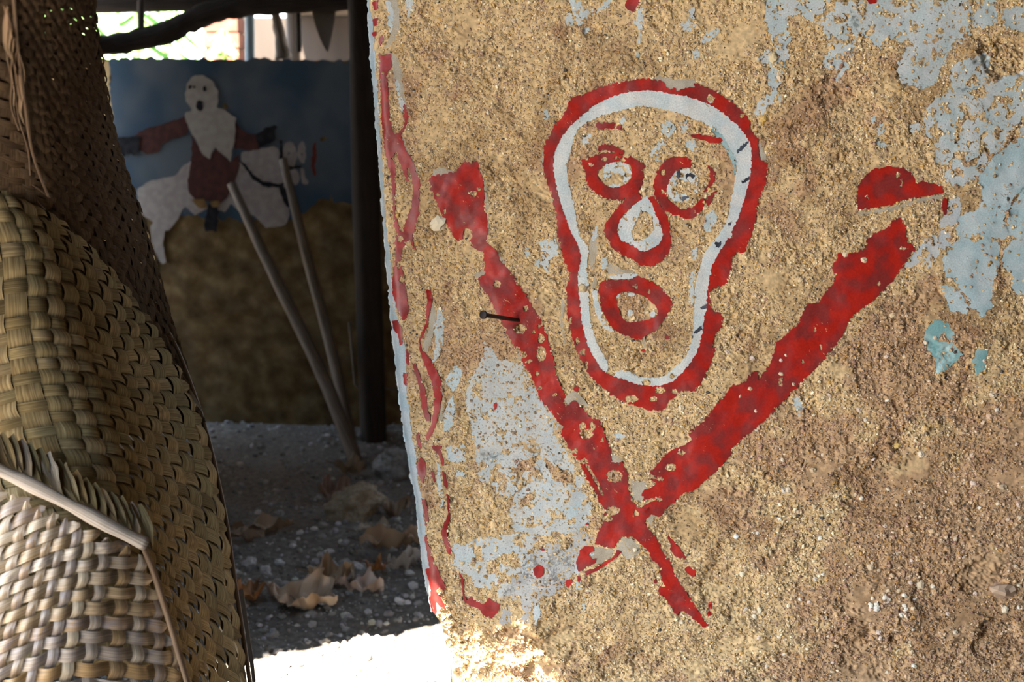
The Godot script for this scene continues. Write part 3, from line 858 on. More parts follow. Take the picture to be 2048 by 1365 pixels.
	# ---- the whitish field beside the trunk, worn thin
	b = blue.duplicate()
	b.ca = Color(0.60, 0.64, 0.63)
	b.cb = Color(0.68, 0.66, 0.60)
	b.off = 0.0005
	b.thick = 0.0009
	b.seed = 401
	b.erode = [0.34, 0.006, 36.0]
	b.erode2 = [0.36, 0.004, 200.0]
	stroke("whitish_wash", [[938,760,960,730,975,680,988,700,1000,725,1042,728,1062,770,1082,800,1118,850,1108,868,1140,915,1112,930,1060,900,1040,880,1010,900,985,930,978,970,960,965,950,900,940,850,930,800]], [], [[955,775,9,8]], b)
	b.seed = 405
	b.erode = [0.26, 0.006, 34.0]
	stroke("whitish_wash", [[1030,990,1070,960,1120,965,1155,975,1185,1005,1182,1045,1150,1068,1080,1072,1030,1062,1018,1030]], [], [], b)
	b.erode = [0.02, 0.006, 30.0]
	b.seed = 409
	stroke("whitish_wash", [[960,900,1060,890,1150,930,1180,980,1130,975,1060,960,1010,1000,980,970]], [], [], b)
	stroke("whitish_wash", [[905,1085,1040,1068,1100,1080,1150,1120,1140,1150,1080,1180,1010,1200,960,1180,905,1130]], [], [], b)
	b.ca = Color(0.50, 0.48, 0.46)
	b.cb = Color(0.60, 0.58, 0.54)
	b.erode = [0.22, 0.006, 22.0]
	b.seed = 413
	stroke("grey_skim_coat", [[1060,1110,1120,1080,1165,1060,1190,1085,1160,1100,1150,1140,1120,1180,1060,1215,1060,1245,1000,1250,1000,1215,1010,1180]], [], [[1077,1145,14,14]], b)
	# ---- smooth skim of plaster beside the red strokes
	var s := skim.duplicate()
	var bits := [[862,352,868,340,885,335,905,342,912,346,880,352,862,362], [770,-10,790,-10,800,20,798,60,790,85,772,95,760,98,772,92,784,60,780,20], [760,104,788,106,800,125,806,165,812,205,806,208,798,180,786,150,782,112], [803,262,812,290,830,330,842,352,836,352,818,320,806,300], [947,548,968,540,975,556,960,562], [975,490,990,498,1012,528,1006,530,990,505], [968,342,976,400,980,465,976,470,970,420], [1034,722,1036,700,1042,700,1044,724], [1124,795,1150,780,1168,800,1178,815,1150,806,1136,812], [1116,850,1124,830,1146,845,1148,870,1136,875], [1222,905,1245,920,1240,936,1228,930,1222,960], [1262,960,1292,965,1296,990,1280,1005,1266,998], [1296,1015,1310,1030,1302,1050,1292,1040], [1284,640,1290,640,1292,700,1286,690], [1180,480,1190,470,1196,500,1186,540,1178,530], [1196,556,1188,580,1182,575,1190,552], [1210,525,1250,540,1275,545,1250,552,1215,545], [1090,348,1086,330,1088,300,1084,300,1082,335], [1715,425,1752,420,1790,413,1850,396,1886,390,1884,398,1850,402,1790,420,1750,428,1718,430], [1245,1075,1262,1078,1280,1092,1275,1110,1255,1120,1232,1100], [1178,1105,1190,1095,1226,1100,1224,1112,1200,1128,1186,1122], [1130,690,1126,640,1130,600,1124,600,1120,650], [885,700,880,760,888,800,886,840,878,850,884,800,878,750], [860,620,868,600,872,640,862,690,850,710,846,690,858,660]]
	for k in bits.size():
		s.seed = 440 + k
		stroke("plaster_skim", [bits[k]], [], [], s)
	# ---- the thick pale coat wrapping the wall's worn edge
	var e := blue.duplicate()
	e.amp = 0.0016
	e.amp2 = 0.0018
	e.ca = Color(0.46, 0.55, 0.58)
	e.cb = Color(0.60, 0.64, 0.65)
	e.seed = 471
	e.cover = 2
	var lowx := [733,-20, 738,60, 741,120, 745,160, 752,250, 758,330, 763,400, 766,455, 770,500, 776,580, 782,640, 788,700, 793,750, 798,800, 805,850, 812,900, 822,960, 832,1000, 836,1050, 840,1100, 848,1150, 858,1200, 864,1232]
	var wide := [4,8,9,8,7,5,5,5,8,9,14,24,20,18,16,18,14,14,13,13,16,18,14]
	var ring := []
	for k in range(0, lowx.size(), 2):
		ring.append(lowx[k] - 3)
		ring.append(lowx[k + 1])
	for k in range(wide.size() - 1, -1, -1):
		ring.append(lowx[k * 2] + wide[k])
		ring.append(lowx[k * 2 + 1])
	e.erode = [0.75, 0.006, 60.0]
	stroke("pale_edge_coat", [ring], [], [], e)

func build_grains():
	var pal := []
	for c in [[0.62,0.46,0.25],[0.70,0.54,0.32],[0.80,0.67,0.46],[0.52,0.36,0.18],[0.56,0.39,0.28],[0.74,0.57,0.35],[0.90,0.82,0.64],[0.64,0.46,0.22],[0.42,0.31,0.20],[0.60,0.47,0.36],[0.34,0.26,0.18],[0.66,0.42,0.15],[0.48,0.32,0.25],[0.72,0.60,0.43]]:
		pal.append(Color(c[0], c[1], c[2]))
	var dens := noise(61, 8.0, 3)
	var t1 := noise(51, 5.0, 4)
	var t2 := noise(52, 16.0, 4)
	var coarse := noise(62, 6.0, 3)
	for variant in 3:
		var mesh := pebble_mesh(900 + variant, 0, 0.35)
		var buf := PackedFloat32Array()
		var count := 0
		rng.seed = 7700 + variant
		for k in 79000:
			var y := rng.randf_range(h_y0 + 0.03, h_y0 + (h_ny - 16) * hs)
			var s := rng.randf_range(0.006, (h_nx - 16) * hs)
			var x := edge_at(y) + s
			var size := rng.randf()
			if dens.get_noise_2d(x, y) < -0.12 - 0.5 * rng.randf(): continue
			var ci := int((x - COV_X0) / CELL + 0.5)
			var cj := int((y - COV_Y0) / CELL + 0.5)
			var painted := 0
			if ci >= 0 and ci < COV_NX and cj >= 0 and cj < COV_NY: painted = cover[cj * COV_NX + ci]
			if painted == 2 or (painted == 1 and size < 0.97): continue
			var big := clampf(coarse.get_noise_2d(x, y) + 0.5 * smoothstep(0.1, 0.5, x) * smoothstep(0.95, 0.65, y), 0.0, 0.6)
			var r := lerpf(0.0009, 0.0020, rng.randf()) + (0.0016 + 0.0016 * big) * pow(size, 14.0 - 8.0 * big)
			var bs := Basis.from_euler(Vector3(rng.randf() * TAU, rng.randf() * TAU, rng.randf() * TAU)).scaled_local(Vector3(r, r * rng.randf_range(0.6, 1.0), r * rng.randf_range(0.45, 0.8)))
			var z := ZW + relief(x, y) + r * rng.randf_range(-0.15, 0.45)
			var c: Color = pal[rng.randi() % pal.size()]
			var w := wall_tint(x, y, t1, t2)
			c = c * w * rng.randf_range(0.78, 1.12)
			if rng.randf() < 0.012: c = Color(0.08, 0.07, 0.06)
			buf.append_array([bs.x.x, bs.y.x, bs.z.x, x, bs.x.y, bs.y.y, bs.z.y, y, bs.x.z, bs.y.z, bs.z.z, z, c.r, c.g, c.b, 1.0])
			count += 1
		var mm := MultiMesh.new()
		mm.transform_format = MultiMesh.TRANSFORM_3D
		mm.use_colors = true
		mm.mesh = mesh
		mm.instance_count = count
		mm.buffer = buf
		var o := MultiMeshInstance3D.new()
		o.name = "sand_grains"
		o.multimesh = mm
		o.material_override = M.grain
		o.set_meta("kind", "stuff")
		wall_right.add_child(o, true)
	# the larger pebbles in the plaster
	var shapes := [pebble_mesh(21, 1, 0.4), pebble_mesh(22, 1, 0.4), pebble_mesh(23, 1, 0.4)]
	rng.seed = 99
	var list := [[877,447,19,17,[0.78,0.67,0.48]],[852,392,0,0,[0,0,0]],[1546,117,9,12,[0.70,0.55,0.32]],[1560,155,8,8,[0.70,0.52,0.33]],[1527,238,7,10,[0.58,0.36,0.10]],[1795,893,8,6,[0.62,0.42,0.14]],[1362,816,7,8,[0.74,0.60,0.40]],[1842,908,7,7,[0.74,0.62,0.46]],[1948,968,8,6,[0.74,0.58,0.47]],[2005,975,10,8,[0.58,0.43,0.27]],[1863,1062,8,7,[0.66,0.46,0.26]],[1740,1135,7,8,[0.68,0.52,0.34]],[1842,1172,9,12,[0.68,0.55,0.38]],[1752,1218,7,7,[0.80,0.76,0.68]],[2010,1220,8,9,[0.78,0.66,0.48]],[2005,1180,28,16,[0.50,0.35,0.24]],[1985,790,9,6,[0.76,0.62,0.46]],[1978,834,7,7,[0.66,0.44,0.30]],[1520,1222,5,9,[0.72,0.62,0.44]],[1485,1150,6,6,[0.78,0.70,0.52]],[1640,1077,5,6,[0.80,0.76,0.66]],[1472,1073,6,6,[0.78,0.82,0.80]],[1625,940,7,6,[0.66,0.50,0.32]],[1575,980,6,6,[0.72,0.58,0.42]],[1270,1100,5,5,[0.70,0.60,0.42]],[1165,577,9,8,[0.58,0.44,0.25]],[840,330,5,5,[0.76,0.62,0.40]],[1690,510,6,6,[0.70,0.56,0.38]],[1727,520,7,6,[0.74,0.60,0.40]],[1785,632,6,6,[0.74,0.58,0.36]],[1600,560,6,5,[0.70,0.54,0.32]],[1900,560,6,5,[0.72,0.52,0.34]],[1465,615,6,6,[0.66,0.46,0.22]],[1540,510,6,6,[0.68,0.52,0.34]]]
	var tones := [[0.78,0.66,0.48],[0.70,0.54,0.36],[0.72,0.56,0.46],[0.84,0.77,0.64],[0.62,0.44,0.28],[0.66,0.58,0.48]]
	for k in 90:
		list.append([rng.randf_range(1450, 2040), rng.randf_range(700, 1360), rng.randf_range(3.6, 6.5), rng.randf_range(3.2, 5.5), tones[rng.randi() % tones.size()]])
	for k in 14:          # a pocket of loose pebbles
		list.append([1775 + rng.randf_range(-45, 45), 1205 + rng.randf_range(-35, 30), rng.randf_range(4.5, 7.0), rng.randf_range(4.0, 6.5), tones[rng.randi() % 4]])
	for q in list:
		if q[2] == 0: continue
		var p := at_z(q[0], q[1], ZW)
		var cm := mat(Color(q[4][0], q[4][1], q[4][2]).linear_to_srgb(), 0.85)
		var o := put("pebble", shapes[rng.randi() % 3], cm, wall_right)
		var r: float = q[2] * 0.00067
		o.transform = Transform3D(Basis.from_euler(Vector3(0, 0, rng.randf_range(-0.6, 0.6))).scaled_local(Vector3(r, q[3] * 0.00067, r * 0.7)), Vector3(p.x, p.y, ZW + relief(p.x, p.y) + r * 0.15))

func pebble_mesh(seed_: int, sub: int, rough: float, flat := true) -> ArrayMesh:
	# an icosahedron, split sub times, pushed in and out
	var t := (1.0 + sqrt(5.0)) / 2.0
	var vs := [Vector3(-1,t,0),Vector3(1,t,0),Vector3(-1,-t,0),Vector3(1,-t,0),Vector3(0,-1,t),Vector3(0,1,t),Vector3(0,-1,-t),Vector3(0,1,-t),Vector3(t,0,-1),Vector3(t,0,1),Vector3(-t,0,-1),Vector3(-t,0,1)]
	var fs := [[0,11,5],[0,5,1],[0,1,7],[0,7,10],[0,10,11],[1,5,9],[5,11,4],[11,10,2],[10,7,6],[7,1,8],[3,9,4],[3,4,2],[3,2,6],[3,6,8],[3,8,9],[4,9,5],[2,4,11],[6,2,10],[8,6,7],[9,8,1]]
	var faces := []
	for f in fs: faces.append([vs[f[0]].normalized(), vs[f[1]].normalized(), vs[f[2]].normalized()])
	for k in sub:
		var nf := []
		for f in faces:
			var a: Vector3 = ((f[0] + f[1]) / 2.0).normalized()
			var b: Vector3 = ((f[1] + f[2]) / 2.0).normalized()
			var c: Vector3 = ((f[2] + f[0]) / 2.0).normalized()
			nf.append_array([[f[0], a, c], [a, f[1], b], [c, b, f[2]], [a, b, c]])
		faces = nf
	var nz := noise(seed_, 0.75, 3)
	var st := SurfaceTool.new()
	st.begin(Mesh.PRIMITIVE_TRIANGLES)
	st.set_smooth_group(-1 if flat else 0)
	for f in faces:
		for w in [0, 2, 1]:
			var d: Vector3 = f[w]
			st.set_color(Color(1, 1, 1))
			st.add_vertex(d * (1.0 + rough * 1.4 * nz.get_noise_3dv(d * 1.3)))
	st.generate_normals()
	return st.commit()

func build_nail():
	var o := thing("nail", "dark rusty nail sticking out of the painted red arm", "nail")
	var root := at_z(1046, 644, ZW)
	root.z += relief(root.x, root.y) - 0.01
	var d := ray(967, 630)
	var head := EYE + d * ((ZW + 0.075) / d.z)
	var dir := (head - root).normalized()
	put("shaft", tube([root, root.lerp(head, 0.5), head], [0.0029], 10), M.iron, o)
	put("nail_head", tube([head - dir * 0.001, head + dir * 0.0012, head + dir * 0.002], [0.0056, 0.0058, 0.0046], 14), M.iron, o)

# ------------------------------------------------------------------ woven palm mats
class Patch:
	var g := []          # rows of control points
	var nu := 60
	var nv := 60
	var tab := PackedVector3Array()
	func bake():
		tab.resize((nu + 1) * (nv + 1))
		for j in nv + 1:
			for i in nu + 1:
				tab[j * (nu + 1) + i] = raw(float(i) / nu, float(j) / nv)
	func line(row: Array, t: float) -> Vector3:
		var s := clampf(t, 0.0, 1.0) * (row.size() - 1)
		var k := mini(int(s), row.size() - 2)
		var p0: Vector3 = row[maxi(k - 1, 0)]
		var p1: Vector3 = row[k]
		var p2: Vector3 = row[k + 1]
		var p3: Vector3 = row[mini(k + 2, row.size() - 1)]
		return p1.cubic_interpolate(p2, p0, p3, s - k)
	func raw(u: float, v: float) -> Vector3:
		var c := []
		for r in g: c.append(line(r, u))
		return line(c, v)
	func at(u: float, v: float) -> Vector3:
		var a := clampf(u, 0.0, 1.0) * nu
		var b := clampf(v, 0.0, 1.0) * nv
		var i := mini(int(a), nu - 1)
		var j := mini(int(b), nv - 1)
		var k := j * (nu + 1) + i
		return tab[k].lerp(tab[k + 1], a - i).lerp(tab[k + nu + 1].lerp(tab[k + nu + 2], a - i), b - j)
	func normal(u: float, v: float) -> Vector3:
		var e := 0.02
		var n := (at(u + e, v) - at(u - e, v)).cross(at(u, v - e) - at(u, v + e))
		return n.normalized() if n.length_squared() > 1e-16 else Vector3(0, 0, 1)

func patch(rows: Array, depths: Array, more := 0) -> Patch:
	var P := Patch.new()
	for r in rows.size():
		var row := []
		for k in range(0, rows[r].size(), 2):
			var d: float = depths[r][k / 2] if depths[r] is Array else depths[r]
			row.append(at_z(rows[r][k], rows[r][k + 1], -d))
		P.g.append(row)
	for row in P.g:          # the mat runs on to its left in the same curve
		for k in more:
			row.push_front(row[0] + (row[0] - row[1]) * 0.9 + Vector3(0, 0, -0.012 * k))
	P.bake()
	return P

# strips along u (count nv_) and along v (count nu_), over one, under one. skew turns the weave within the patch. keep(px, py) says where it ends.
func weave(owner_: Node3D, P: Patch, nu_: int, nv_: int, fill: Array, amp: float, tones: Array, seed_: int, keep: Callable, slant := 0.0, ragged := 0.3, skin: Material = M.leafdull):
	rng.seed = seed_
	var tn := noise(seed_, 9.0, 3)
	for set_ in 2:
		var count := nv_ if set_ == 0 else nu_
		var other := nu_ if set_ == 0 else nv_
		var extra := int(absf(slant) * count) + 1 if slant != 0.0 else 0
		for k in range(-extra, count + extra):
			var tone: Color = tones[rng.randi() % tones.size()] * rng.randf_range(0.7, 1.12)
			var tone2: Color = tones[rng.randi() % tones.size()] * rng.randf_range(0.6, 1.05)
			var w: float = 0.5 * fill[set_] * rng.randf_range(0.88, 1.06)
			if slant != 0.0 and rng.randf() < 0.10: w *= 0.84
			var shift := rng.randf_range(-0.07, 0.07)
			var twist := rng.randf_range(-1, 1)
			var from := rng.randf_range(-0.1, ragged) / other
			var to := 1.0 - rng.randf_range(-0.1, ragged) / other
			var steps := other * 4
			var runs := [[]]
			for s in steps + 1:
				var t := lerpf(from, to, float(s) / steps)
				var c := (k + 0.5 + shift) / count
				# the other coordinate drifts when the weave is slanted
				var cc := c + slant * (t - 0.5) * (1.0 if set_ == 0 else -1.0)
				var u := t if set_ == 0 else cc
				var v := cc if set_ == 0 else t
				var ok := cc > -0.002 and cc < 1.002 and t >= 0.0 and t <= 1.0
				var q := Vector3.ZERO
				if ok:
					q = P.at(u, v)
					ok = keep.call(q)
				if not ok:
					if runs[-1].size() > 0: runs.append([])
					continue
				var phase := sin(PI * (t * other - 0.0)) * (1.0 if (k % 2 == 0) == (set_ == 0) else -1.0)
				runs[-1].append([t, cc, phase])
			for run in runs:
				if run.size() < 4: continue
				var vs := PackedVector3Array()
				var cs := PackedColorArray()
				var uvs := PackedVector2Array()
				var m: int = run.size()
				for s in m:
					var t: float = run[s][0]
					var c: float = run[s][1]
					var ph: float = run[s][2]
					var e := minf(s, m - 1 - s)
					var narrow := clampf((e + 1.0) / 3.0, 0.25, 1.0)
					var u := t if set_ == 0 else c
					var v := c if set_ == 0 else t
					var n := P.normal(u, v)
					var base := P.at(u, v)
					for x in 5:
						var f := x / 2.0 - 1.0
						var off := f * w * narrow / count
						var p := P.at(u, v + off) if set_ == 0 else P.at(u + off, v)
						var lift: float = amp * (1.25 * ph + 0.10 * twist * f) - amp * 0.28 * absf(f) + (amp * 0.18 if x == 2 else 0.0)
						vs.append(p + n * lift)
						var mix_ := clampf(tn.get_noise_3d(base.x * 5.0, base.y * 5.0 + k, t * 6.0 + f * 0.3) + 0.5, 0.0, 1.0)
						cs.append(tone.lerp(tone2, mix_))
						uvs.append(Vector2(0.5 + f * 0.18 + k * 0.37, t * other * 0.25))
				put("leaf_strip", sheet(vs, 5, m, set_ == 1, cs, uvs), skin, owner_)

func to_px(q: Vector3) -> Vector2:
	var c := cam_basis.inverse() * (q - EYE)
	return Vector2(1024.0 + FPX * c.x / -c.z, 682.5 - FPX * c.y / -c.z)

func leaf_blade(path: Array, widths: Array, face: Vector3, tone: Color, tip_tone: Color, fold := 0.25) -> ArrayMesh:
	var n := path.size()
	var vs := PackedVector3Array()
	var cs := PackedColorArray()
	var uvs := PackedVector2Array()
	for k in n:
		var t: Vector3 = (path[mini(k + 1, n - 1)] - path[maxi(k - 1, 0)]).normalized()
		var side := t.cross(face).normalized()
		var up := side.cross(t).normalized()
		var w: float = widths[k]
		for x in 3:
			var f := x - 1.0
			vs.append(path[k] + side * f * w + up * (absf(f) * w * fold))
			cs.append(tone.lerp(tip_tone, float(k) / (n - 1)))
			uvs.append(Vector2(0.5 + f * 0.2, k * 0.2))
	return sheet(vs, 3, n, false, cs, uvs)

func build_mats():
	var straw := [Color(0.38, 0.28, 0.17), Color(0.46, 0.38, 0.29), Color(0.52, 0.47, 0.41), Color(0.34, 0.22, 0.10), Color(0.42, 0.36, 0.31), Color(0.54, 0.46, 0.35), Color(0.28, 0.24, 0.25)]
	var shaded_straw := [Color(0.27, 0.21, 0.11), Color(0.34, 0.27, 0.15), Color(0.20, 0.16, 0.09), Color(0.39, 0.32, 0.20), Color(0.28, 0.24, 0.14)]  # bent mat's straw, darkened in colour to stand in for shade
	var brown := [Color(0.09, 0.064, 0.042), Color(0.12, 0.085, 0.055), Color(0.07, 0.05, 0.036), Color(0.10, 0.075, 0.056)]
	# the dark mat hanging behind, its face turned towards the shelter
	var hang := thing("woven_palm_mat", "dark brown finely woven palm mat hanging beside the doorway, pierced by pinholes of light", "mat", at_z(100, 300, -1.95))
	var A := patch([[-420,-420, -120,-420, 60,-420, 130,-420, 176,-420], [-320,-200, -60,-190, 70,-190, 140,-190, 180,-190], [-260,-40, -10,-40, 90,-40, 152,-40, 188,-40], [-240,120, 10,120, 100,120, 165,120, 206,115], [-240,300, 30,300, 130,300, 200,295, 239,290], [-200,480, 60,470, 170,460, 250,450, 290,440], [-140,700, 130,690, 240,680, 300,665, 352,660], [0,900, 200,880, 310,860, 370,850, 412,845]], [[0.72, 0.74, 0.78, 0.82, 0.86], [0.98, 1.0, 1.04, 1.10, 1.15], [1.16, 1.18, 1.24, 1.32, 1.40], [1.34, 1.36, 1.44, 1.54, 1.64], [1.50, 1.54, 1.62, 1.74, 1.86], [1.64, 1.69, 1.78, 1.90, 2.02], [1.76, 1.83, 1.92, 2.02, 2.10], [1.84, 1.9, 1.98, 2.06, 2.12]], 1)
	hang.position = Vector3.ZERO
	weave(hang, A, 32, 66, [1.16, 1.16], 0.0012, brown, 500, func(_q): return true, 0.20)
	# the mat bent round the door side: lit in front, turning away into the dark
	var bent := thing("woven_palm_mat", "olive straw coconut leaf mat darkened for shade, bending round the door post, broad strips, frayed edge", "mat")
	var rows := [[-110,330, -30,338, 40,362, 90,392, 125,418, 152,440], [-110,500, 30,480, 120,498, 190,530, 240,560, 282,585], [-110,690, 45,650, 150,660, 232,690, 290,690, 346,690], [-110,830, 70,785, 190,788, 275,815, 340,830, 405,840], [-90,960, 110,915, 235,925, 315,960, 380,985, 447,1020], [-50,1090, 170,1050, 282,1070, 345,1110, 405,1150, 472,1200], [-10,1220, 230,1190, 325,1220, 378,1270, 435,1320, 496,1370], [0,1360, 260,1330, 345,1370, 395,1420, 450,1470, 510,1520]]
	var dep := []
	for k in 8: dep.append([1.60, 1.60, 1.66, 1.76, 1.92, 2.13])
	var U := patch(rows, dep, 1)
	weave(bent, U, 17, 34, [0.76, 0.97], 0.0028, shaded_straw, 520, func(_q): return true, 0.0, 0.6)
	var edge := []
	for q in [[-60,262,1.66],[-20,300,1.68],[60,362,1.74],[130,430,1.85],[205,515,1.95],[285,590,2.05],[345,680,2.10],[405,838,2.13],[447,1015,2.14],[474,1195,2.14],[490,1300,2.14],[506,1420,2.14]]:
		edge.append(at_z(q[0], q[1], -q[2] + 0.012))
	put("edge_rib", tube(smooth_path(edge, 60), [0.0034], 8, 0.3, 3), M.brownrib, bent)
	rng.seed = 531
	for k in 26:          # frayed tips standing out along the edge
		var t := 0.42 + 0.022 * k
		var e := smooth_path(edge, 100)
		var p: Vector3 = e[clampi(int(t * 99), 0, 97)]
		var along: Vector3 = (e[clampi(int(t * 99) + 2, 0, 99)] - p).normalized()
		var d := (along * 0.75 + Vector3(rng.randf_range(-0.55, 0.35), rng.randf_range(-0.3, 0.3), 0.25)).normalized()
		var path := []
		var wd := []
		var L := rng.randf_range(0.025, 0.055)
		for s in 5:
			path.append(p - Vector3(0.012, 0, -0.006) + d * L * s / 4.0 + Vector3(0, -0.012 * pow(s / 4.0, 2.0), 0))
			wd.append(0.0045 * (1.0 - pow(s / 4.0, 2.0)) + 0.0002)
		put("frayed_tip", leaf_blade(path, wd, Vector3(0.3, 0.2, 1), shaded_straw[k % 5], straw[k % 7]), M.leafstrip, bent)
	# leaflets splitting off above the grey midrib, dark gaps between them
	for k in 17:
		var t := k / 16.0
		var top := at_z(lerpf(-20, 268, t), lerpf(868, 1010, t) - 12 * sin(t * 6.0), -1.575)
		var bot := at_z(lerpf(10, 300, t) + rng.randf_range(-6, 6), lerpf(950, 1092, t), -1.545)
		var path := []
		var wd := []
		var bow := rng.randf_range(0.003, 0.010)
		for s in 7:
			var q := s / 6.0
			path.append(top.lerp(bot, q) + Vector3(0.004 * sin(q * PI), 0, bow * sin(q * PI)))
			wd.append((0.0075 * sin(PI * minf(1.0, 0.35 + q * 0.65)) + 0.0005) * rng.randf_range(0.85, 1.1))
		put("split_leaflet", leaf_blade(path, wd, Vector3(0.5 + rng.randf_range(-0.3, 0.5), 0.1, 1), (straw if k % 3 == 0 else shaded_straw)[rng.randi() % 5], shaded_straw[k % 5] * 0.5, 0.7), M.leafdull, bent)
	# the front mat, hung from its grey midrib
	var front := thing("woven_palm_mat", "pale straw coconut leaf mat with a grey midrib along its upper edge", "mat")
	var Lr := [[-110,1000, 80,900, 225,850, 345,850], [-160,1160, 40,1060, 200,1005, 348,1005], [-215,1320, 0,1215, 175,1158, 354,1162], [-270,1480, -45,1372, 150,1315, 362,1325], [-320,1640, -90,1530, 130,1475, 375,1490]]
	var Ld := [[1.53, 1.52, 1.54, 1.60], [1.52, 1.50, 1.52, 1.60], [1.52, 1.49, 1.51, 1.60], [1.52, 1.49, 1.51, 1.61], [1.53, 1.50, 1.52, 1.62]]
	var L := patch(Lr, Ld, 1)
	var inside := func(q: Vector3) -> bool:
		var p := to_px(q)
		if p.y > 1560.0 or p.x < -330.0: return false
		if p.x < 290.0: return p.y > 975.0 + p.x * 0.455
		return p.x < 290.0 + (p.y - 1090.0) * 0.31 and p.y > 1100.0
	weave(front, L, 21, 21, [0.82, 0.58], 0.0034, straw, 541, inside, 0.0, 0.3, M.leafstrip)
	var rib := smooth_path([at_z(-340, 762, -1.53), at_z(-120, 880, -1.51), at_z(0, 941, -1.505), at_z(100, 990, -1.50), at_z(200, 1043, -1.505), at_z(292, 1090, -1.525)], 30)
	var rr := []
	for k in 30: rr.append(0.0066 + 0.0006 * sin(k * 0.9) + 0.0006 * k / 29.0)
	put("grey_midrib", tube(rib, rr, 14, 0.25, 8, 0.8), M.midrib, front)
	put("brown_rib", tube(smooth_path([at_z(278, 1078, -1.545), at_z(302, 1130, -1.56), at_z(330, 1215, -1.57), at_z(352, 1290, -1.575), at_z(376, 1372, -1.58), at_z(392, 1440, -1.58)], 24), [0.0034], 8, 0.3, 9), M.brownrib, front)
	# strands and fibres at the top
	var strands := [[[26,-20,1.66],[36,100,1.66],[50,210,1.67],[66,310,1.68],[96,392,1.70]], [[16,20,1.64],[22,60,1.64],[14,110,1.64],[24,160,1.65],[22,210,1.65],[38,260,1.66]], [[2,10,1.64],[26,40,1.64],[18,90,1.64],[30,140,1.65],[34,190,1.65]], [[-10,345,1.58],[30,362,1.58],[62,388,1.60],[90,420,1.62]], [[-10,318,1.58],[40,352,1.58],[100,395,1.62]], [[30,150,1.64],[36,230,1.65],[56,300,1.66],[60,350,1.66]]]
	for k in strands.size():
		var raw := []
		for q in strands[k]: raw.append(at_z(q[0], q[1], -(1.19 + (q[1] + 40.0) * 0.00104)))
		put("fibre_strand", tube(smooth_path(raw, 24), [0.0015 if k == 0 else 0.0009], 6, 0.3, k), M.brownrib, hang)
	rng.seed = 551
	for k in 9:
		var raw := []
		var x := rng.randf_range(4, 34)
		var y := rng.randf_range(10, 140)
		for s in 5: raw.append(at_z(x + rng.randf_range(-5, 9) + s * 3, y + s * 28, -(1.185 + (y + s * 28 + 40.0) * 0.00104)))
		put("dry_shred", leaf_blade(smooth_path(raw, 9), [0.0003, 0.0012, 0.0019, 0.0022, 0.002, 0.0018, 0.0013, 0.0008, 0.0002], Vector3(rng.randf_range(-0.6, 0.6), 0, 1), Color(0.34, 0.22, 0.14), Color(0.26, 0.19, 0.12)), M.leafstrip, hang)
	var stake := thing("thin_stake", "thin dark stake standing in the ground at the bent mat's edge", "stake")
	var foot := on_ground(520, 1480)
	put("stick", tube(smooth_path([at_z(482, 1180, -2.25), at_z(494, 1262, -2.27), at_z(508, 1365, -2.3), Vector3(at_z(530, 1500, -2.32).x, -0.02, -2.32)], 14), [0.0035], 8, 0.3, 4), M.darkwood, stake)

# ------------------------------------------------------------------ the shelter behind
func roof_y(z: float) -> float:
	return 2.30 - maxf(0.0, -2.55 - z) * 0.242

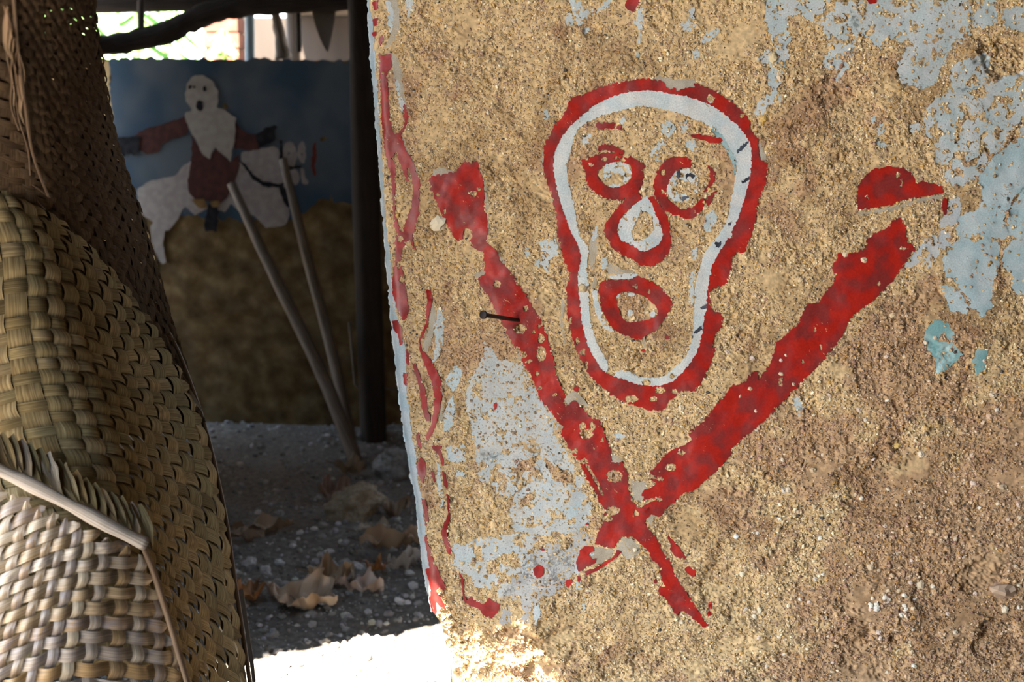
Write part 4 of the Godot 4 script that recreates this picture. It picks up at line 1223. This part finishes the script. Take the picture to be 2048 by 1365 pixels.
func build_shelter():
	# roof of palm thatch, with the ragged gaps the sun comes through
	var F := Field.new()
	F.setup(Vector2(-1.6, -5.65), Vector2(2.5, 2.2), 0.022, 0.08)
	F.poly(PackedVector2Array([Vector2(-1.66, -5.6), Vector2(2.4, -5.6), Vector2(2.4, 2.1), Vector2(-1.15, 2.1), Vector2(-1.35, -0.4), Vector2(-1.55, -1.10), Vector2(-1.66, -1.5), Vector2(-1.68, -4.6)]))
	F.roughen(noise(71, 14.0, 3), 0.016)
	F.poly(PackedVector2Array([Vector2(-1.44, -2.5), Vector2(-0.26, -2.5), Vector2(-0.26, -0.8), Vector2(-1.10, -0.8), Vector2(-1.15, -1.2), Vector2(-1.44, -1.3)]), true)
	var ceil_ := thing("ceiling", "dark low roof of palm thatch over the shelter", "ceiling", Vector3.ZERO, "", "structure")
	put("thatch", march(F, 2, 0.0, -0.06, Color.WHITE, Color.WHITE, noise(1, 1.0, 1)), M.thatch, ceil_)
	var T := Field.new()          # worn stretch of thatch, with the gaps
	T.setup(Vector2(-1.47, -2.53), Vector2(-0.23, -0.77), 0.007, 0.05)
	T.poly(PackedVector2Array([Vector2(-1.47, -2.53), Vector2(-0.23, -2.53), Vector2(-0.23, -0.77), Vector2(-1.13, -0.77), Vector2(-1.18, -1.2), Vector2(-1.47, -1.27)]))
	var G := Field.new()
	G.setup(Vector2(-1.47, -2.53), Vector2(-0.23, -0.77), 0.007, 0.05)
	G.poly(PackedVector2Array([Vector2(-1.13, -2.15), Vector2(-0.66, -2.44), Vector2(-0.60, -2.20), Vector2(-0.60, -1.80), Vector2(-1.0, -1.77), Vector2(-1.12, -1.80)]))
	G.roughen(noise(74, 22.0, 3), 0.014)
	for k in T.f.size(): T.f[k] = minf(T.f[k], -G.f[k])
	G.f.fill(-G.m)
	G.poly(PackedVector2Array([Vector2(-0.550, -1.362), Vector2(-0.515, -1.345), Vector2(-0.47, -1.322), Vector2(-0.42, -1.335), Vector2(-0.375, -1.29), Vector2(-0.37, -1.22), Vector2(-0.45, -1.15), Vector2(-0.55, -1.20)]))
	G.roughen(noise(75, 30.0, 3), 0.012)
	G.erode(noise(76, 24.0, 3), 0.02, 0.05)
	for k in T.f.size(): T.f[k] = minf(T.f[k], -G.f[k])
	put("worn_thatch", march(T, 2, -0.004, -0.02, Color.WHITE, Color.WHITE, noise(1, 1.0, 1)), M.thatch, ceil_)
	# wall with the rider
	var back := thing("wall_back", "low adobe wall painted blue above with a rider on a white horse", "wall", Vector3.ZERO, "", "structure")
	var v := PackedVector3Array()
	var cs := PackedColorArray()
	var wn := noise(72, 4.0, 4)
	var tn := noise(73, 9.0, 3)
	var nx := 90
	var ny := 50
	for j in ny:
		for i in nx:
			var x := -1.78 + 2.9 * i / (nx - 1)
			var topy := 1.362 - 0.012 * (x + 1.4) + 0.010 * wn.get_noise_1d(x * 4.0)
			var y := topy * j / (ny - 1)
			v.append(Vector3(x, y, ZB + 0.0025 * wn.get_noise_2d(x * 2.0, y * 2.0)))
			cs.append(Color(0.30, 0.22, 0.12).lerp(Color(0.20, 0.15, 0.09), clampf(tn.get_noise_2d(x, y) * 1.8 + 0.4, 0.0, 1.0)))
	put("adobe_face", sheet(v, nx, ny, true, cs), M.adobe, back)
	put("adobe_core", box(Vector3(2.9, 1.34, 0.24), Vector3(-0.33, 0.67, ZB - 0.128)), M.earth, back)
	rider(back)
	# a dark post at the shelter's right, poles leaning on the wall, a bent rod
	var post := thing("shelter_post", "dark upright post at the right end of the rider wall", "post")
	put("trunk", tube([Vector3(at_z(738, 100, -5.05).x, -0.02, -5.05), at_z(732, 400, -5.05), at_z(724, 100, -5.05), at_z(720, -60, -5.05)], [0.045], 12, 0.25, 3), M.darkwood, post)
	var pole := thing("leaning_pole", "long pale pole leaning against the horse mural", "pole")
	var f1 := on_ground(722, 938)
	put("pole_shaft", tube(smooth_path([f1 + Vector3(0, -0.02, 0), at_z(640, 740, -5.02), at_z(545, 545, -5.15), at_z(463, 368, ZB + 0.022)], 16), [0.024, 0.022, 0.019, 0.016], 10, 0.2, 4), M.wood, pole)
	pole = thing("leaning_pole", "thin dark purplish pole standing behind the long pale pole", "pole")
	var f2 := on_ground(708, 910)
	put("pole_shaft", tube(smooth_path([f2 + Vector3(0, -0.02, 0), at_z(668, 720, -5.17), at_z(615, 520, -5.22), at_z(566, 318, ZB + 0.02)], 16), [0.020, 0.019, 0.017, 0.014], 10, 0.2, 5), M.wood, pole)
	var rod := thing("bent_rod", "thin bent rod standing against the dark adobe wall", "rod")
	put("rod_wire", tube([at_z(699, 645, ZB + 0.03), at_z(704, 700, ZB + 0.03), at_z(710, 768, ZB + 0.03), at_z(714, 774, ZB + 0.03), at_z(750, 776, ZB + 0.03), at_z(800, 780, ZB + 0.03)], [0.0042], 8), M.wood, rod)
	# the log under the eave and what hangs from it
	var log_ := thing("log_beam", "thick crooked dark log carrying the thatch over the rider wall", "beam")
	var raw := []
	for q in [[90,100],[200,92],[260,84],[330,66],[385,40],[440,20],[520,8],[640,2],[790,-4]]: raw.append(at_z(q[0], q[1], -5.15))
	put("log", tube(smooth_path(raw, 40), [0.036], 14, 0.4, 6), M.darkwood, log_)
	var joist := thing("rafter_pole", "dark slanting rafter under the thatch above the crooked log", "rafter")
	put("rafter", tube([at_z(150, 12, -5.3), at_z(400, 6, -5.35), at_z(760, -6, -5.4)], [0.032], 10, 0.3, 7), M.darkwood, joist)
	for q in [[282,20,282,75,0.012,"stubby dark prop between rafter and crooked log"],[596,20,598,104,0.010,"thin dark stick hanging beside the drooping leaf"]]:
		var o := thing("prop_stick", q[5], "stick")
		put("stick", tube([at_z(q[0], q[1] - 20, -5.25), at_z(q[2], q[3], -5.25)], [q[4]], 8, 0.2, 2), M.darkwood, o)
	var post2 := thing("eave_post", "pale blue grey post holding the eave above the rider wall", "post")
	put("post_shaft", tube([at_z(500, 122, ZB - 0.12), at_z(500, 70, ZB - 0.12), at_z(499, 10, ZB - 0.12)], [0.017], 14), M.bluepost, post2)
	var trunk := thing("gnarled_branch", "crooked grey brown branch rising from the rider wall top", "branch")
	put("branch", tube(smooth_path([at_z(566, 118, ZB - 0.12), at_z(562, 85, ZB - 0.12), at_z(555, 50, ZB - 0.12), at_z(546, 10, ZB - 0.12)], 12), [0.030, 0.022, 0.018, 0.016], 10, 0.5, 8), M.wood, trunk)
	var droop := thing("drooping_leaf", "large dead leaf drooping from the thatch", "leaf")
	put("blade", leaf_blade(smooth_path([at_z(650, -20, -5.2), at_z(648, 20, -5.19), at_z(650, 60, -5.18), at_z(655, 104, -5.17)], 9), [0.03, 0.038, 0.042, 0.04, 0.036, 0.03, 0.022, 0.012, 0.002], Vector3(0.1, 0, 1), Color(0.16, 0.13, 0.10), Color(0.12, 0.10, 0.08), 0.3), M.deadleaf, droop)
	# unseen palm screens added to keep the shelter dark; a slot lets skylight in
	var side := thing("wall_left_added", "plain dark palm screen added out of view to keep the shelter dark", "wall", Vector3.ZERO, "", "structure")
	put("screen", box(Vector3(0.04, 2.26, 3.02), Vector3(-1.62, 1.13, -3.19)), M.thatch, side)
	put("low_screen", box(Vector3(0.04, 1.63, 0.46), Vector3(-1.62, 0.815, -4.93)), M.thatch, side)
	put("yard_light_block", box(Vector3(0.88, 2.26, 0.04), Vector3(-1.18, 1.13, -1.70)), M.thatch, side)
	var flap := thing("wall_shade_flap", "plain palm screen added out of view to shade the bent mat", "wall", Vector3.ZERO, "", "structure")  # unseen screen added to keep light off the upper bent mat
	put("screen", box(Vector3(0.02, 1.46, 0.62), Vector3(-0.76, 1.55, -1.36)), M.thatch, flap)
	# off to the right and behind the camera the place is closed
	var r := thing("wall_side", "rough earthen side wall of the shelter", "wall", Vector3.ZERO, "", "structure")
	put("earth_wall", box(Vector3(0.2, 2.4, 7.9), Vector3(2.4, 1.2, -1.8)), M.earth, r)
	var light_block := thing("wall_light_block", "rough earthen wall added out of view to dim the right of the painted wall", "wall", Vector3.ZERO, "", "structure")  # unseen wall added so less yard light reaches the painted wall's right
	put("earth_wall", box(Vector3(0.2, 2.4, 2.4), Vector3(-0.56, 1.2, 0.85)), M.earth, light_block)
	var bk := thing("wall_rear", "rough earthen rear wall of the shelter", "wall", Vector3.ZERO, "", "structure")
	put("earth_wall", box(Vector3(3.5, 2.4, 0.2), Vector3(0.75, 1.2, 2.1)), M.earth, bk)

func rider(back: Node3D):
	var base := {"z": ZB, "mode": 1, "cell": 0.006, "margin": 0.03, "mat": M.chalk, "thick": 0.0014, "amp": 0.004, "freq": 22.0, "amp2": 0.002}
	var lk := base.duplicate()
	lk.merge({"off": 0.004, "ca": Color(0.14, 0.17, 0.20), "cb": Color(0.07, 0.11, 0.16), "seed": 601, "amp": 0.016, "freq": 18.0, "erode": [0.55, 0.05, 7.0], "cfreq": 3.0}, true)
	stroke("blue_ground", [[219,117,300,116,500,119,745,122,745,412,690,405,640,400,590,440,480,440,380,430,300,425,272,400,256,352,240,300,228,282,222,190]], [], [], lk, back)
	var bare := base.duplicate()
	bare.merge({"off": 0.0035, "ca": Color(0.62, 0.47, 0.25), "cb": Color(0.48, 0.33, 0.17), "seed": 603, "amp": 0.012, "cfreq": 9.0}, true)
	stroke("bare_plaster", [[150,122,222,124,220,150,226,190,232,270,246,300,262,360,282,420,302,480,318,560,250,560,150,400]], [], [[300,455,8,14]], bare, back)
	var horse := base.duplicate()
	horse.merge({"off": 0.0052, "ca": Color(0.38, 0.34, 0.33), "cb": Color(0.46, 0.42, 0.40), "seed": 605}, true)
	stroke("white_horse", [[275,378,300,362,350,352,370,330,384,322,388,400,400,412,440,408,462,385,470,335,484,320,482,305,500,302,520,296,545,292,558,300,562,340,570,370,575,400,580,430,570,452,530,456,518,440,505,430,500,450,480,425,462,405,450,425,420,415,390,432,370,412,352,445,338,462,318,455,302,440,288,432,275,405],[300,450,318,440,330,460,326,490,332,525,324,530,312,505,304,480]], [], [], horse, back)
	stroke("horse_head", [[565,300,572,286,584,284,592,296,594,318,588,334,576,336,567,322]], [], [[578,307,3,3]], horse, back)
	stroke("horse_head", [[597,292,604,280,611,292,613,315,608,328,600,325,596,310]], [], [[604,309,3,3]], horse, back)
	stroke("horse_head", [[578,340,590,338,598,346,598,366,591,374,584,362]], [], [], horse, back)
	stroke("horse_head", [[602,336,609,338,610,355,617,362,615,370,605,368,602,350]], [], [], horse, back)
	var robe := base.duplicate()
	robe.merge({"off": 0.0064, "ca": Color(0.085, 0.045, 0.042), "cb": Color(0.12, 0.055, 0.05), "seed": 611}, true)
	stroke("brown_robe", [[384,262,390,280,408,312,420,318,432,296,448,312,462,325,478,308,480,330,470,365,455,395,440,408,420,402,395,400,380,390,376,360,384,320]], [], [], robe, back)
	stroke("brown_sleeve", [[270,272,290,258,320,250,370,233,378,255,372,270,345,280,325,288,318,305,295,310,278,300]], [], [], robe, back)
	stroke("brown_sleeve", [[472,240,482,258,500,268,522,270,520,290,522,298,500,302,470,298,468,270]], [], [], robe, back)
	var head := base.duplicate()
	head.merge({"off": 0.0076, "ca": Color(0.40, 0.36, 0.32), "cb": Color(0.46, 0.42, 0.37), "seed": 615, "amp": 0.006}, true)
	stroke("pale_head_and_collar", [[385,154,405,150,425,160,437,185,437,205,432,218,446,218,462,228,473,236,472,270,466,300,462,325,448,310,432,296,420,317,408,310,392,280,378,258,370,238,372,226,384,222,374,205,371,190,375,168]], [], [], head, back)
	var dark := base.duplicate()
	dark.merge({"off": 0.0088, "ca": Color(0.025, 0.025, 0.03), "cb": Color(0.04, 0.04, 0.045), "seed": 621, "amp": 0.005, "cell": 0.004}, true)
	for q in [[377,172,384,170,385,177,378,179], [386,173,391,172,391,177,386,177], [407,172,413,171,413,181,408,184], [396,202,404,203,408,212,404,222,397,222,393,214]]:
		stroke("dark_feature", [q], [], [], dark, back)
	stroke("black_glove", [[231,276,250,274,270,272,280,272,281,304,270,312,252,306,250,316,242,305]], [], [], dark, back)
	stroke("black_glove", [[512,272,530,256,548,250,556,254,552,262,550,282,536,288,518,298]], [], [], dark, back)
	stroke("black_boot", [[417,410,437,412,437,440,434,462,410,464,412,440]], [], [], dark, back)
	stroke("black_rein", [[480,322,492,328,510,350,530,364,560,368,568,366,568,374,556,376,526,372,506,358,490,338]], [], [], dark, back)
	stroke("black_rein", [[560,282,566,280,567,320,580,332,600,330,608,328,608,334,598,338,578,340,566,332,560,320]], [], [], dark, back)
	stroke("black_rein", [[556,372,570,372,582,405,578,420,566,400]], [], [], dark, back)
	var och := base.duplicate()
	och.merge({"off": 0.0098, "ca": Color(0.30, 0.19, 0.08), "cb": Color(0.24, 0.14, 0.07), "seed": 625, "amp": 0.005}, true)
	stroke("ochre_saddle", [[385,398,410,400,418,410,414,418,395,414], [420,402,440,404,438,414,424,416]], [], [], och, back)
	och.ca = Color(0.24, 0.06, 0.04)
	och.cb = Color(0.18, 0.05, 0.04)
	stroke("rust_mark", [[626,286,634,284,634,310,630,330,634,350,628,356,624,330]], [], [], och, back)

# ------------------------------------------------------------------ ground, stones, dead leaves
func ground_h(x: float, z: float) -> float:
	return 0.02 * gn.get_noise_2d(x, z) + 0.006 * gn2.get_noise_2d(x, z) + 0.05 * smoothstep(-4.6, -5.3, z) + 0.25 * smoothstep(-7.0, -12.0, z) * 0.0

var gn: FastNoiseLite
var gn2: FastNoiseLite

func build_ground():
	gn = noise(81, 1.6, 3)
	gn2 = noise(82, 14.0, 3)
	var fl := thing("floor", "dark stony earth floor strewn with gravel and dry leaves", "ground", Vector3.ZERO, "", "structure")
	var v := PackedVector3Array()
	var xs := []
	var zs := []
	var a := -14.0
	while a < 12.0:
		xs.append(a)
		a += 0.02 if a > -1.9 and a < 0.4 else (0.3 if a > -4.0 and a < 4.0 else 1.0)
	a = -16.0
	while a < 10.0:
		zs.append(a)
		a += 0.02 if a > -5.7 and a < -2.2 else (0.3 if a > -8.0 and a < 3.0 else 1.0)
	for z in zs:
		for x in xs:
			v.append(Vector3(x, ground_h(x, z), z))
	put("earth", sheet(v, xs.size(), zs.size()), M.soil, fl)
	# gravel
	rng.seed = 840
	var buf := PackedFloat32Array()
	var count := 0
	for k in 16000:
		var z := -2.35 - 3.0 * pow(rng.randf(), 1.3)
		var x := rng.randf_range(-1.2, 0.1) * (-z / 3.0)
		var r := 0.0025 + 0.011 * pow(rng.randf(), 7.0)
		var g := rng.randf_range(0.12, 0.34)
		if rng.randf() < 0.12: g = rng.randf_range(0.4, 0.62)
		var bs := Basis.from_euler(Vector3(rng.randf() * TAU, rng.randf() * TAU, 0)).scaled_local(Vector3(r, r * 0.7, r * 0.85))
		buf.append_array([bs.x.x, bs.y.x, bs.z.x, x, bs.x.y, bs.y.y, bs.z.y, ground_h(x, z) + r * 0.25, bs.x.z, bs.y.z, bs.z.z, z, g, g * rng.randf_range(0.92, 1.0), g * rng.randf_range(0.82, 1.02), 1.0])
		count += 1
	var mm := MultiMesh.new()
	mm.transform_format = MultiMesh.TRANSFORM_3D
	mm.use_colors = true
	mm.mesh = pebble_mesh(31, 0, 0.4)
	mm.instance_count = count
	mm.buffer = buf
	var o := MultiMeshInstance3D.new()
	o.name = "gravel"
	o.multimesh = mm
	o.material_override = M.grain
	o.set_meta("kind", "stuff")
	fl.add_child(o, true)
	# rocks
	rock("rock", "pale grey rock behind the wall's painted edge", 800, 958, 0.085, 0.052, 0.07, Color(0.42, 0.43, 0.45), 5)
	rock("rock", "flat tan rock tilted among dry leaves", 706, 1046, 0.078, 0.050, 0.05, Color(0.46, 0.39, 0.29), 6, 0.3)
	rng.seed = 850
	var list := [[690,1125,17],[665,1128,15],[715,1132,14],[640,1110,10],[500,1135,15],[530,1140,13],[560,1128,11],[470,1150,10],[495,1178,11],[660,1105,12],[690,1092,10],[730,1122,10],[770,1140,12],[820,1150,11],[800,1210,14],[826,1175,12],[620,1132,9],[585,1100,8],[645,1060,9],[560,1030,8],[680,985,9],[840,1235,9],[615,1285,7],[680,1270,7],[745,1295,7],[535,1150,12],[780,1075,9],[600,1075,8]]
	for q in list:
		var p := on_ground(q[0], q[1])
		var r: float = q[2] * -p.z / FPX
		var g := rng.randf_range(0.30, 0.58)
		var s := put("stone", pebble_mesh(860 + q[2] % 5, 1, 0.45), mat(Color(g, g * 0.98, g * 0.97).linear_to_srgb(), 0.9))
		tag(s, "small pale grey stone lying in the dark gravel", "stone", "small stones in the gravel")
		s.transform = Transform3D(Basis.from_euler(Vector3(rng.randf() * 0.6, rng.randf() * TAU, rng.randf() * 0.6)).scaled_local(Vector3(r, r * 0.6, r * 0.8)), Vector3(p.x, ground_h(p.x, p.z) + r * 0.3, p.z))
	# dead leaves
	dead_leaf("large curled dead leaf with deep lobes on the gravel", 605, 1218, 0.205, 0.15, -0.5, 0.045, [Color(0.46, 0.36, 0.27), Color(0.30, 0.19, 0.11)], 5, 21)
	dead_leaf("crumpled brown leaf behind the large lobed leaf", 662, 1176, 0.12, 0.10, 0.5, 0.05, [Color(0.28, 0.18, 0.10), Color(0.38, 0.28, 0.18)], 3, 22)
	dead_leaf("rusty leaf scrap beside the bent mat's edge", 498, 1212, 0.085, 0.07, 1.2, 0.04, [Color(0.34, 0.16, 0.06), Color(0.24, 0.13, 0.07)], 3, 23)
	dead_leaf("long folded tan leaf by the wall's painted edge", 790, 1100, 0.19, 0.07, 0.15, 0.05, [Color(0.40, 0.28, 0.18), Color(0.32, 0.21, 0.13)], 2, 24)
	dead_leaf("orange brown curled leaf near the wall foot", 752, 1150, 0.05, 0.05, 0.3, 0.03, [Color(0.42, 0.18, 0.06), Color(0.30, 0.14, 0.06)], 2, 25)
	dead_leaf("crumpled leaf with pale pinkish flecks", 720, 1195, 0.12, 0.07, -0.2, 0.035, [Color(0.30, 0.22, 0.18), Color(0.50, 0.42, 0.38)], 4, 26)
	dead_leaf("narrow tan leaf pair lying on gravel by the mat", 525, 1075, 0.17, 0.05, 0.45, 0.03, [Color(0.36, 0.27, 0.19), Color(0.24, 0.17, 0.11)], 2, 27)
	dead_leaf("small tan leaf under the narrow leaf pair", 490, 1095, 0.11, 0.045, -0.1, 0.03, [Color(0.36, 0.27, 0.2), Color(0.24, 0.16, 0.11)], 2, 28)
	dead_leaf("dark brown leaf leaning on the tan rock", 668, 1000, 0.15, 0.05, 1.0, 0.06, [Color(0.30, 0.18, 0.12), Color(0.2, 0.12, 0.09)], 2, 29)
	dead_leaf("upright dry leaf at the tan rock's right side", 792, 1032, 0.12, 0.045, 0.9, 0.05, [Color(0.30, 0.23, 0.16), Color(0.22, 0.15, 0.11)], 2, 30)
	dead_leaf("pale narrow leaf in front of the tan rock", 745, 1075, 0.12, 0.03, 0.7, 0.02, [Color(0.42, 0.38, 0.32), Color(0.32, 0.27, 0.21)], 2, 31)
	dead_leaf("grey papery leaf against the wall foot", 815, 1140, 0.12, 0.06, 0.6, 0.04, [Color(0.42, 0.39, 0.36), Color(0.3, 0.26, 0.22)], 3, 32)
	dead_leaf("bits of dry leaf at the pole's foot", 700, 950, 0.10, 0.05, 0.0, 0.05, [Color(0.34, 0.25, 0.16), Color(0.22, 0.16, 0.11)], 3, 33)

func rock(called: String, label: String, px: float, py: float, rx: float, ry: float, rz: float, c: Color, seed_: int, tilt := 0.0):
	var p := on_ground(px, py)
	var m := mat(c.linear_to_srgb(), 0.9)
	tri(m, M.stone.albedo_texture, 5.0)
	var o := put(called, pebble_mesh(seed_, 3, 0.35, true), m)
	tag(o, label, "rock")
	o.transform = Transform3D(Basis.from_euler(Vector3(0.2, 0.4, tilt)).scaled_local(Vector3(rx, ry, rz)), Vector3(p.x, ground_h(p.x, p.z) + ry * 0.75, p.z - rz * 0.5))

func dead_leaf(label: String, px: float, py: float, length: float, width: float, turn: float, curl: float, tones: Array, lobes: int, seed_: int):
	var p := on_ground(px, py)
	var o := thing("dead_leaf", label, "leaf", Vector3(p.x, ground_h(p.x, p.z) + 0.012, p.z))
	o.rotation = Vector3(0.12, turn, 0)
	var nz := noise(seed_, 14.0, 3)
	var nu := 17
	var nv := 29
	var vs := PackedVector3Array()
	var cs := PackedColorArray()
	var mid := []
	for j in nv:
		var t := float(j) / (nv - 1)
		var prof := sin(PI * pow(t, 0.85)) * (0.62 + 0.38 * absf(sin(PI * t * (lobes + 0.5))))
		prof = maxf(prof, 0.02)
		for i in nu:
			var f := 2.0 * i / (nu - 1) - 1.0
			var w := 0.5 * width * prof * (1.0 + 0.3 * nz.get_noise_2d(t * 2.0, signf(f) * 3.0))
			var x := (t - 0.5) * length + absf(f) * w * 0.35
			var zz := f * w
			var y := curl * (0.8 * f * f * sin(PI * t) + 0.5 * pow(2.0 * t - 1.0, 2.0)) + 0.35 * curl * sin(f * 5.0 + t * 9.0 + seed_) * absf(f) + 0.02 * nz.get_noise_2d(x * 2.0, zz * 2.0)
			vs.append(Vector3(x, maxf(y, -0.008), zz))
			cs.append(tones[0].lerp(tones[1], clampf(nz.get_noise_2d(x * 1.5 + 5.0, zz * 1.5) * 1.6 + 0.35, 0.0, 1.0)))
			if i == nu / 2: mid.append(vs[-1] + Vector3(0, 0.0012, 0))
	var blade := put("blade", sheet(vs, nu, nv, false, cs), M.deadleaf, o)
	mid.push_front(mid[0] + Vector3(-0.03, 0.012, 0.004))
	var rr := []
	for k in mid.size(): rr.append(lerpf(0.0020, 0.0005, float(k) / mid.size()))
	put("leaf_rib", tube(mid, rr, 6), M.wood, blade)

# ------------------------------------------------------------------ outdoors, seen over the rider wall
func build_outdoors():
	var pillar := thing("brick_pillar", "weathered reddish brick pillar beyond the rider wall", "pillar", at_z(450, 100, -7.2) * Vector3(1, 0, 1))
	rng.seed = 910
	for k in 26:
		var s := put("brick", box(Vector3(0.165 + rng.randf_range(-0.006, 0.006), 0.066, 0.2), Vector3(rng.randf_range(-0.004, 0.004), 0.036 + k * 0.075, 0)), M.brick, pillar)
	put("mortar_core", box(Vector3(0.15, 1.96, 0.18), Vector3(0, 0.98, 0)), M.earth, pillar)
	var shed := thing("shed", "brown walled shed beyond the rider wall, shaded by a roof added out of view", "shed", at_z(650, 100, -8.6) * Vector3(1, 0, 1))
	put("shed_wall", box(Vector3(2.2, 1.75, 0.15), Vector3(0.65, 0.875, 0)), M.darkwood, shed)
	put("shed_shade_roof", box(Vector3(2.3, 0.08, 2.75), Vector3(0.99, 1.80, 1.3)), M.thatch, shed)  # unseen roof, added low and deep to keep the shed wall dark
	for k in 3: put("shed_post", tube([Vector3(-0.45 + k * 0.4, 0, 0.9), Vector3(-0.45 + k * 0.4, 1.76, 0.9)], [0.035], 8), M.darkwood, shed)
	var spots := [[285,150,-7.7,1.2,0.15],[200,60,-8.8,1.2,-0.3],[345,90,-10.4,1.4,0.3],[470,112,-6.6,0.22,0.1],[180,120,-6.9,0.9,0.1],[250,125,-11.6,1.4,-0.3]]
	for k in spots.size():
		var q = spots[k]
		frond("palm_frond", ["drooping green palm frond lit by sun above the rider wall", "green palm frond behind the crooked log", "far green palm frond in bright light", "small yellow green leaf spray beside the brick pillar", "green palm frond beyond the mat's edge", "distant green palm frond behind the others"][k], at_z(q[0], q[1], q[2]), q[3], q[4], 930 + k)

func frond(called: String, label: String, base: Vector3, length: float, lean: float, seed_: int):
	rng.seed = seed_
	var o := thing(called, label, "palm frond", Vector3(base.x, 0, base.z))
	var raw := []
	for s in 7:
		var t := s / 6.0
		raw.append(Vector3(-lean * 0.3 + lean * t * length * 0.5, (base.y + 0.35 * length) * minf(1.0, t * 2.2) - 0.7 * length * maxf(0.0, t - 0.45) * t, 0.25 * t))
	var path := smooth_path(raw, 24)
	put("rachis", tube(path, [0.012], 6), M.green, o)
	for k in 30:
		var p: Vector3 = path[7 + k / 2]
		var sgn := 1.0 if k % 2 == 0 else -1.0
		var d := Vector3(sgn * 0.9 + lean * 0.4, -0.25 - rng.randf() * 0.5, rng.randf_range(-0.2, 0.5)).normalized()
		var L := length * 0.32 * rng.randf_range(0.7, 1.1)
		var pp := []
		var ww := []
		for s in 5:
			var t := s / 4.0
			pp.append(p + d * L * t + Vector3(0, -0.25 * L * t * t, 0))
			ww.append(0.018 * minf(1.0, 0.4 + length * 0.5) * (1.0 - t * t) + 0.001)
		put("leaflet", leaf_blade(pp, ww, Vector3(0, 0.6, 1), Color.WHITE, Color.WHITE), M.green, o)

# ------------------------------------------------------------------ scene
func _ready():
	cam_basis = Basis.from_euler(Vector3(deg_to_rad(PITCH), 0, 0))
	var cam := Camera3D.new()
	cam.name = "camera"
	cam.transform = Transform3D(cam_basis, EYE)
	cam.fov = 26.0
	cam.near = 0.05
	cam.far = 200.0
	var lens := CameraAttributesPhysical.new()
	lens.frustum_focal_length = 51.98
	lens.frustum_focus_distance = 2.0
	lens.exposure_aperture = 8.0
	cam.attributes = lens
	add_child(cam)
	cam.fov = 26.0
	cam.current = true
	var env := Environment.new()
	env.background_mode = Environment.BG_SKY
	var sky := Sky.new()
	var sm := ProceduralSkyMaterial.new()
	sm.sky_top_color = Color(0.74, 0.84, 0.95)
	sm.sky_horizon_color = Color(0.98, 0.99, 0.99)
	sm.ground_bottom_color = Color(0.5, 0.47, 0.42)
	sm.ground_horizon_color = Color(0.75, 0.75, 0.73)
	sm.sun_angle_max = 1.0
	sky.sky_material = sm
	env.sky = sky
	env.background_energy_multiplier = 2.2
	env.tonemap_mode = Environment.TONE_MAPPER_LINEAR
	env.tonemap_exposure = 8.0
	env.sdfgi_enabled = true
	env.ssao_enabled = true
	env.ssil_enabled = true
	var we := WorldEnvironment.new()
	we.environment = env
	add_child(we)
	var sun := DirectionalLight3D.new()
	sun.name = "sun"
	sun.light_energy = 7.0
	sun.light_color = Color(1.0, 0.95, 0.87)
	sun.light_angular_distance = 0.6
	sun.shadow_enabled = true
	add_child(sun)
	sun.look_at_from_position(Vector3(-0.23, 1.0, 0.35), Vector3.ZERO, Vector3.UP)
	make_materials()
	print("materials ", Time.get_ticks_msec())
	build_ground()
	print("ground ", Time.get_ticks_msec())
	build_shelter()
	print("shelter ", Time.get_ticks_msec())
	build_wall()
	print("wall ", Time.get_ticks_msec())
	build_mats()
	print("mats ", Time.get_ticks_msec())
	build_outdoors()
	print("done ", Time.get_ticks_msec())
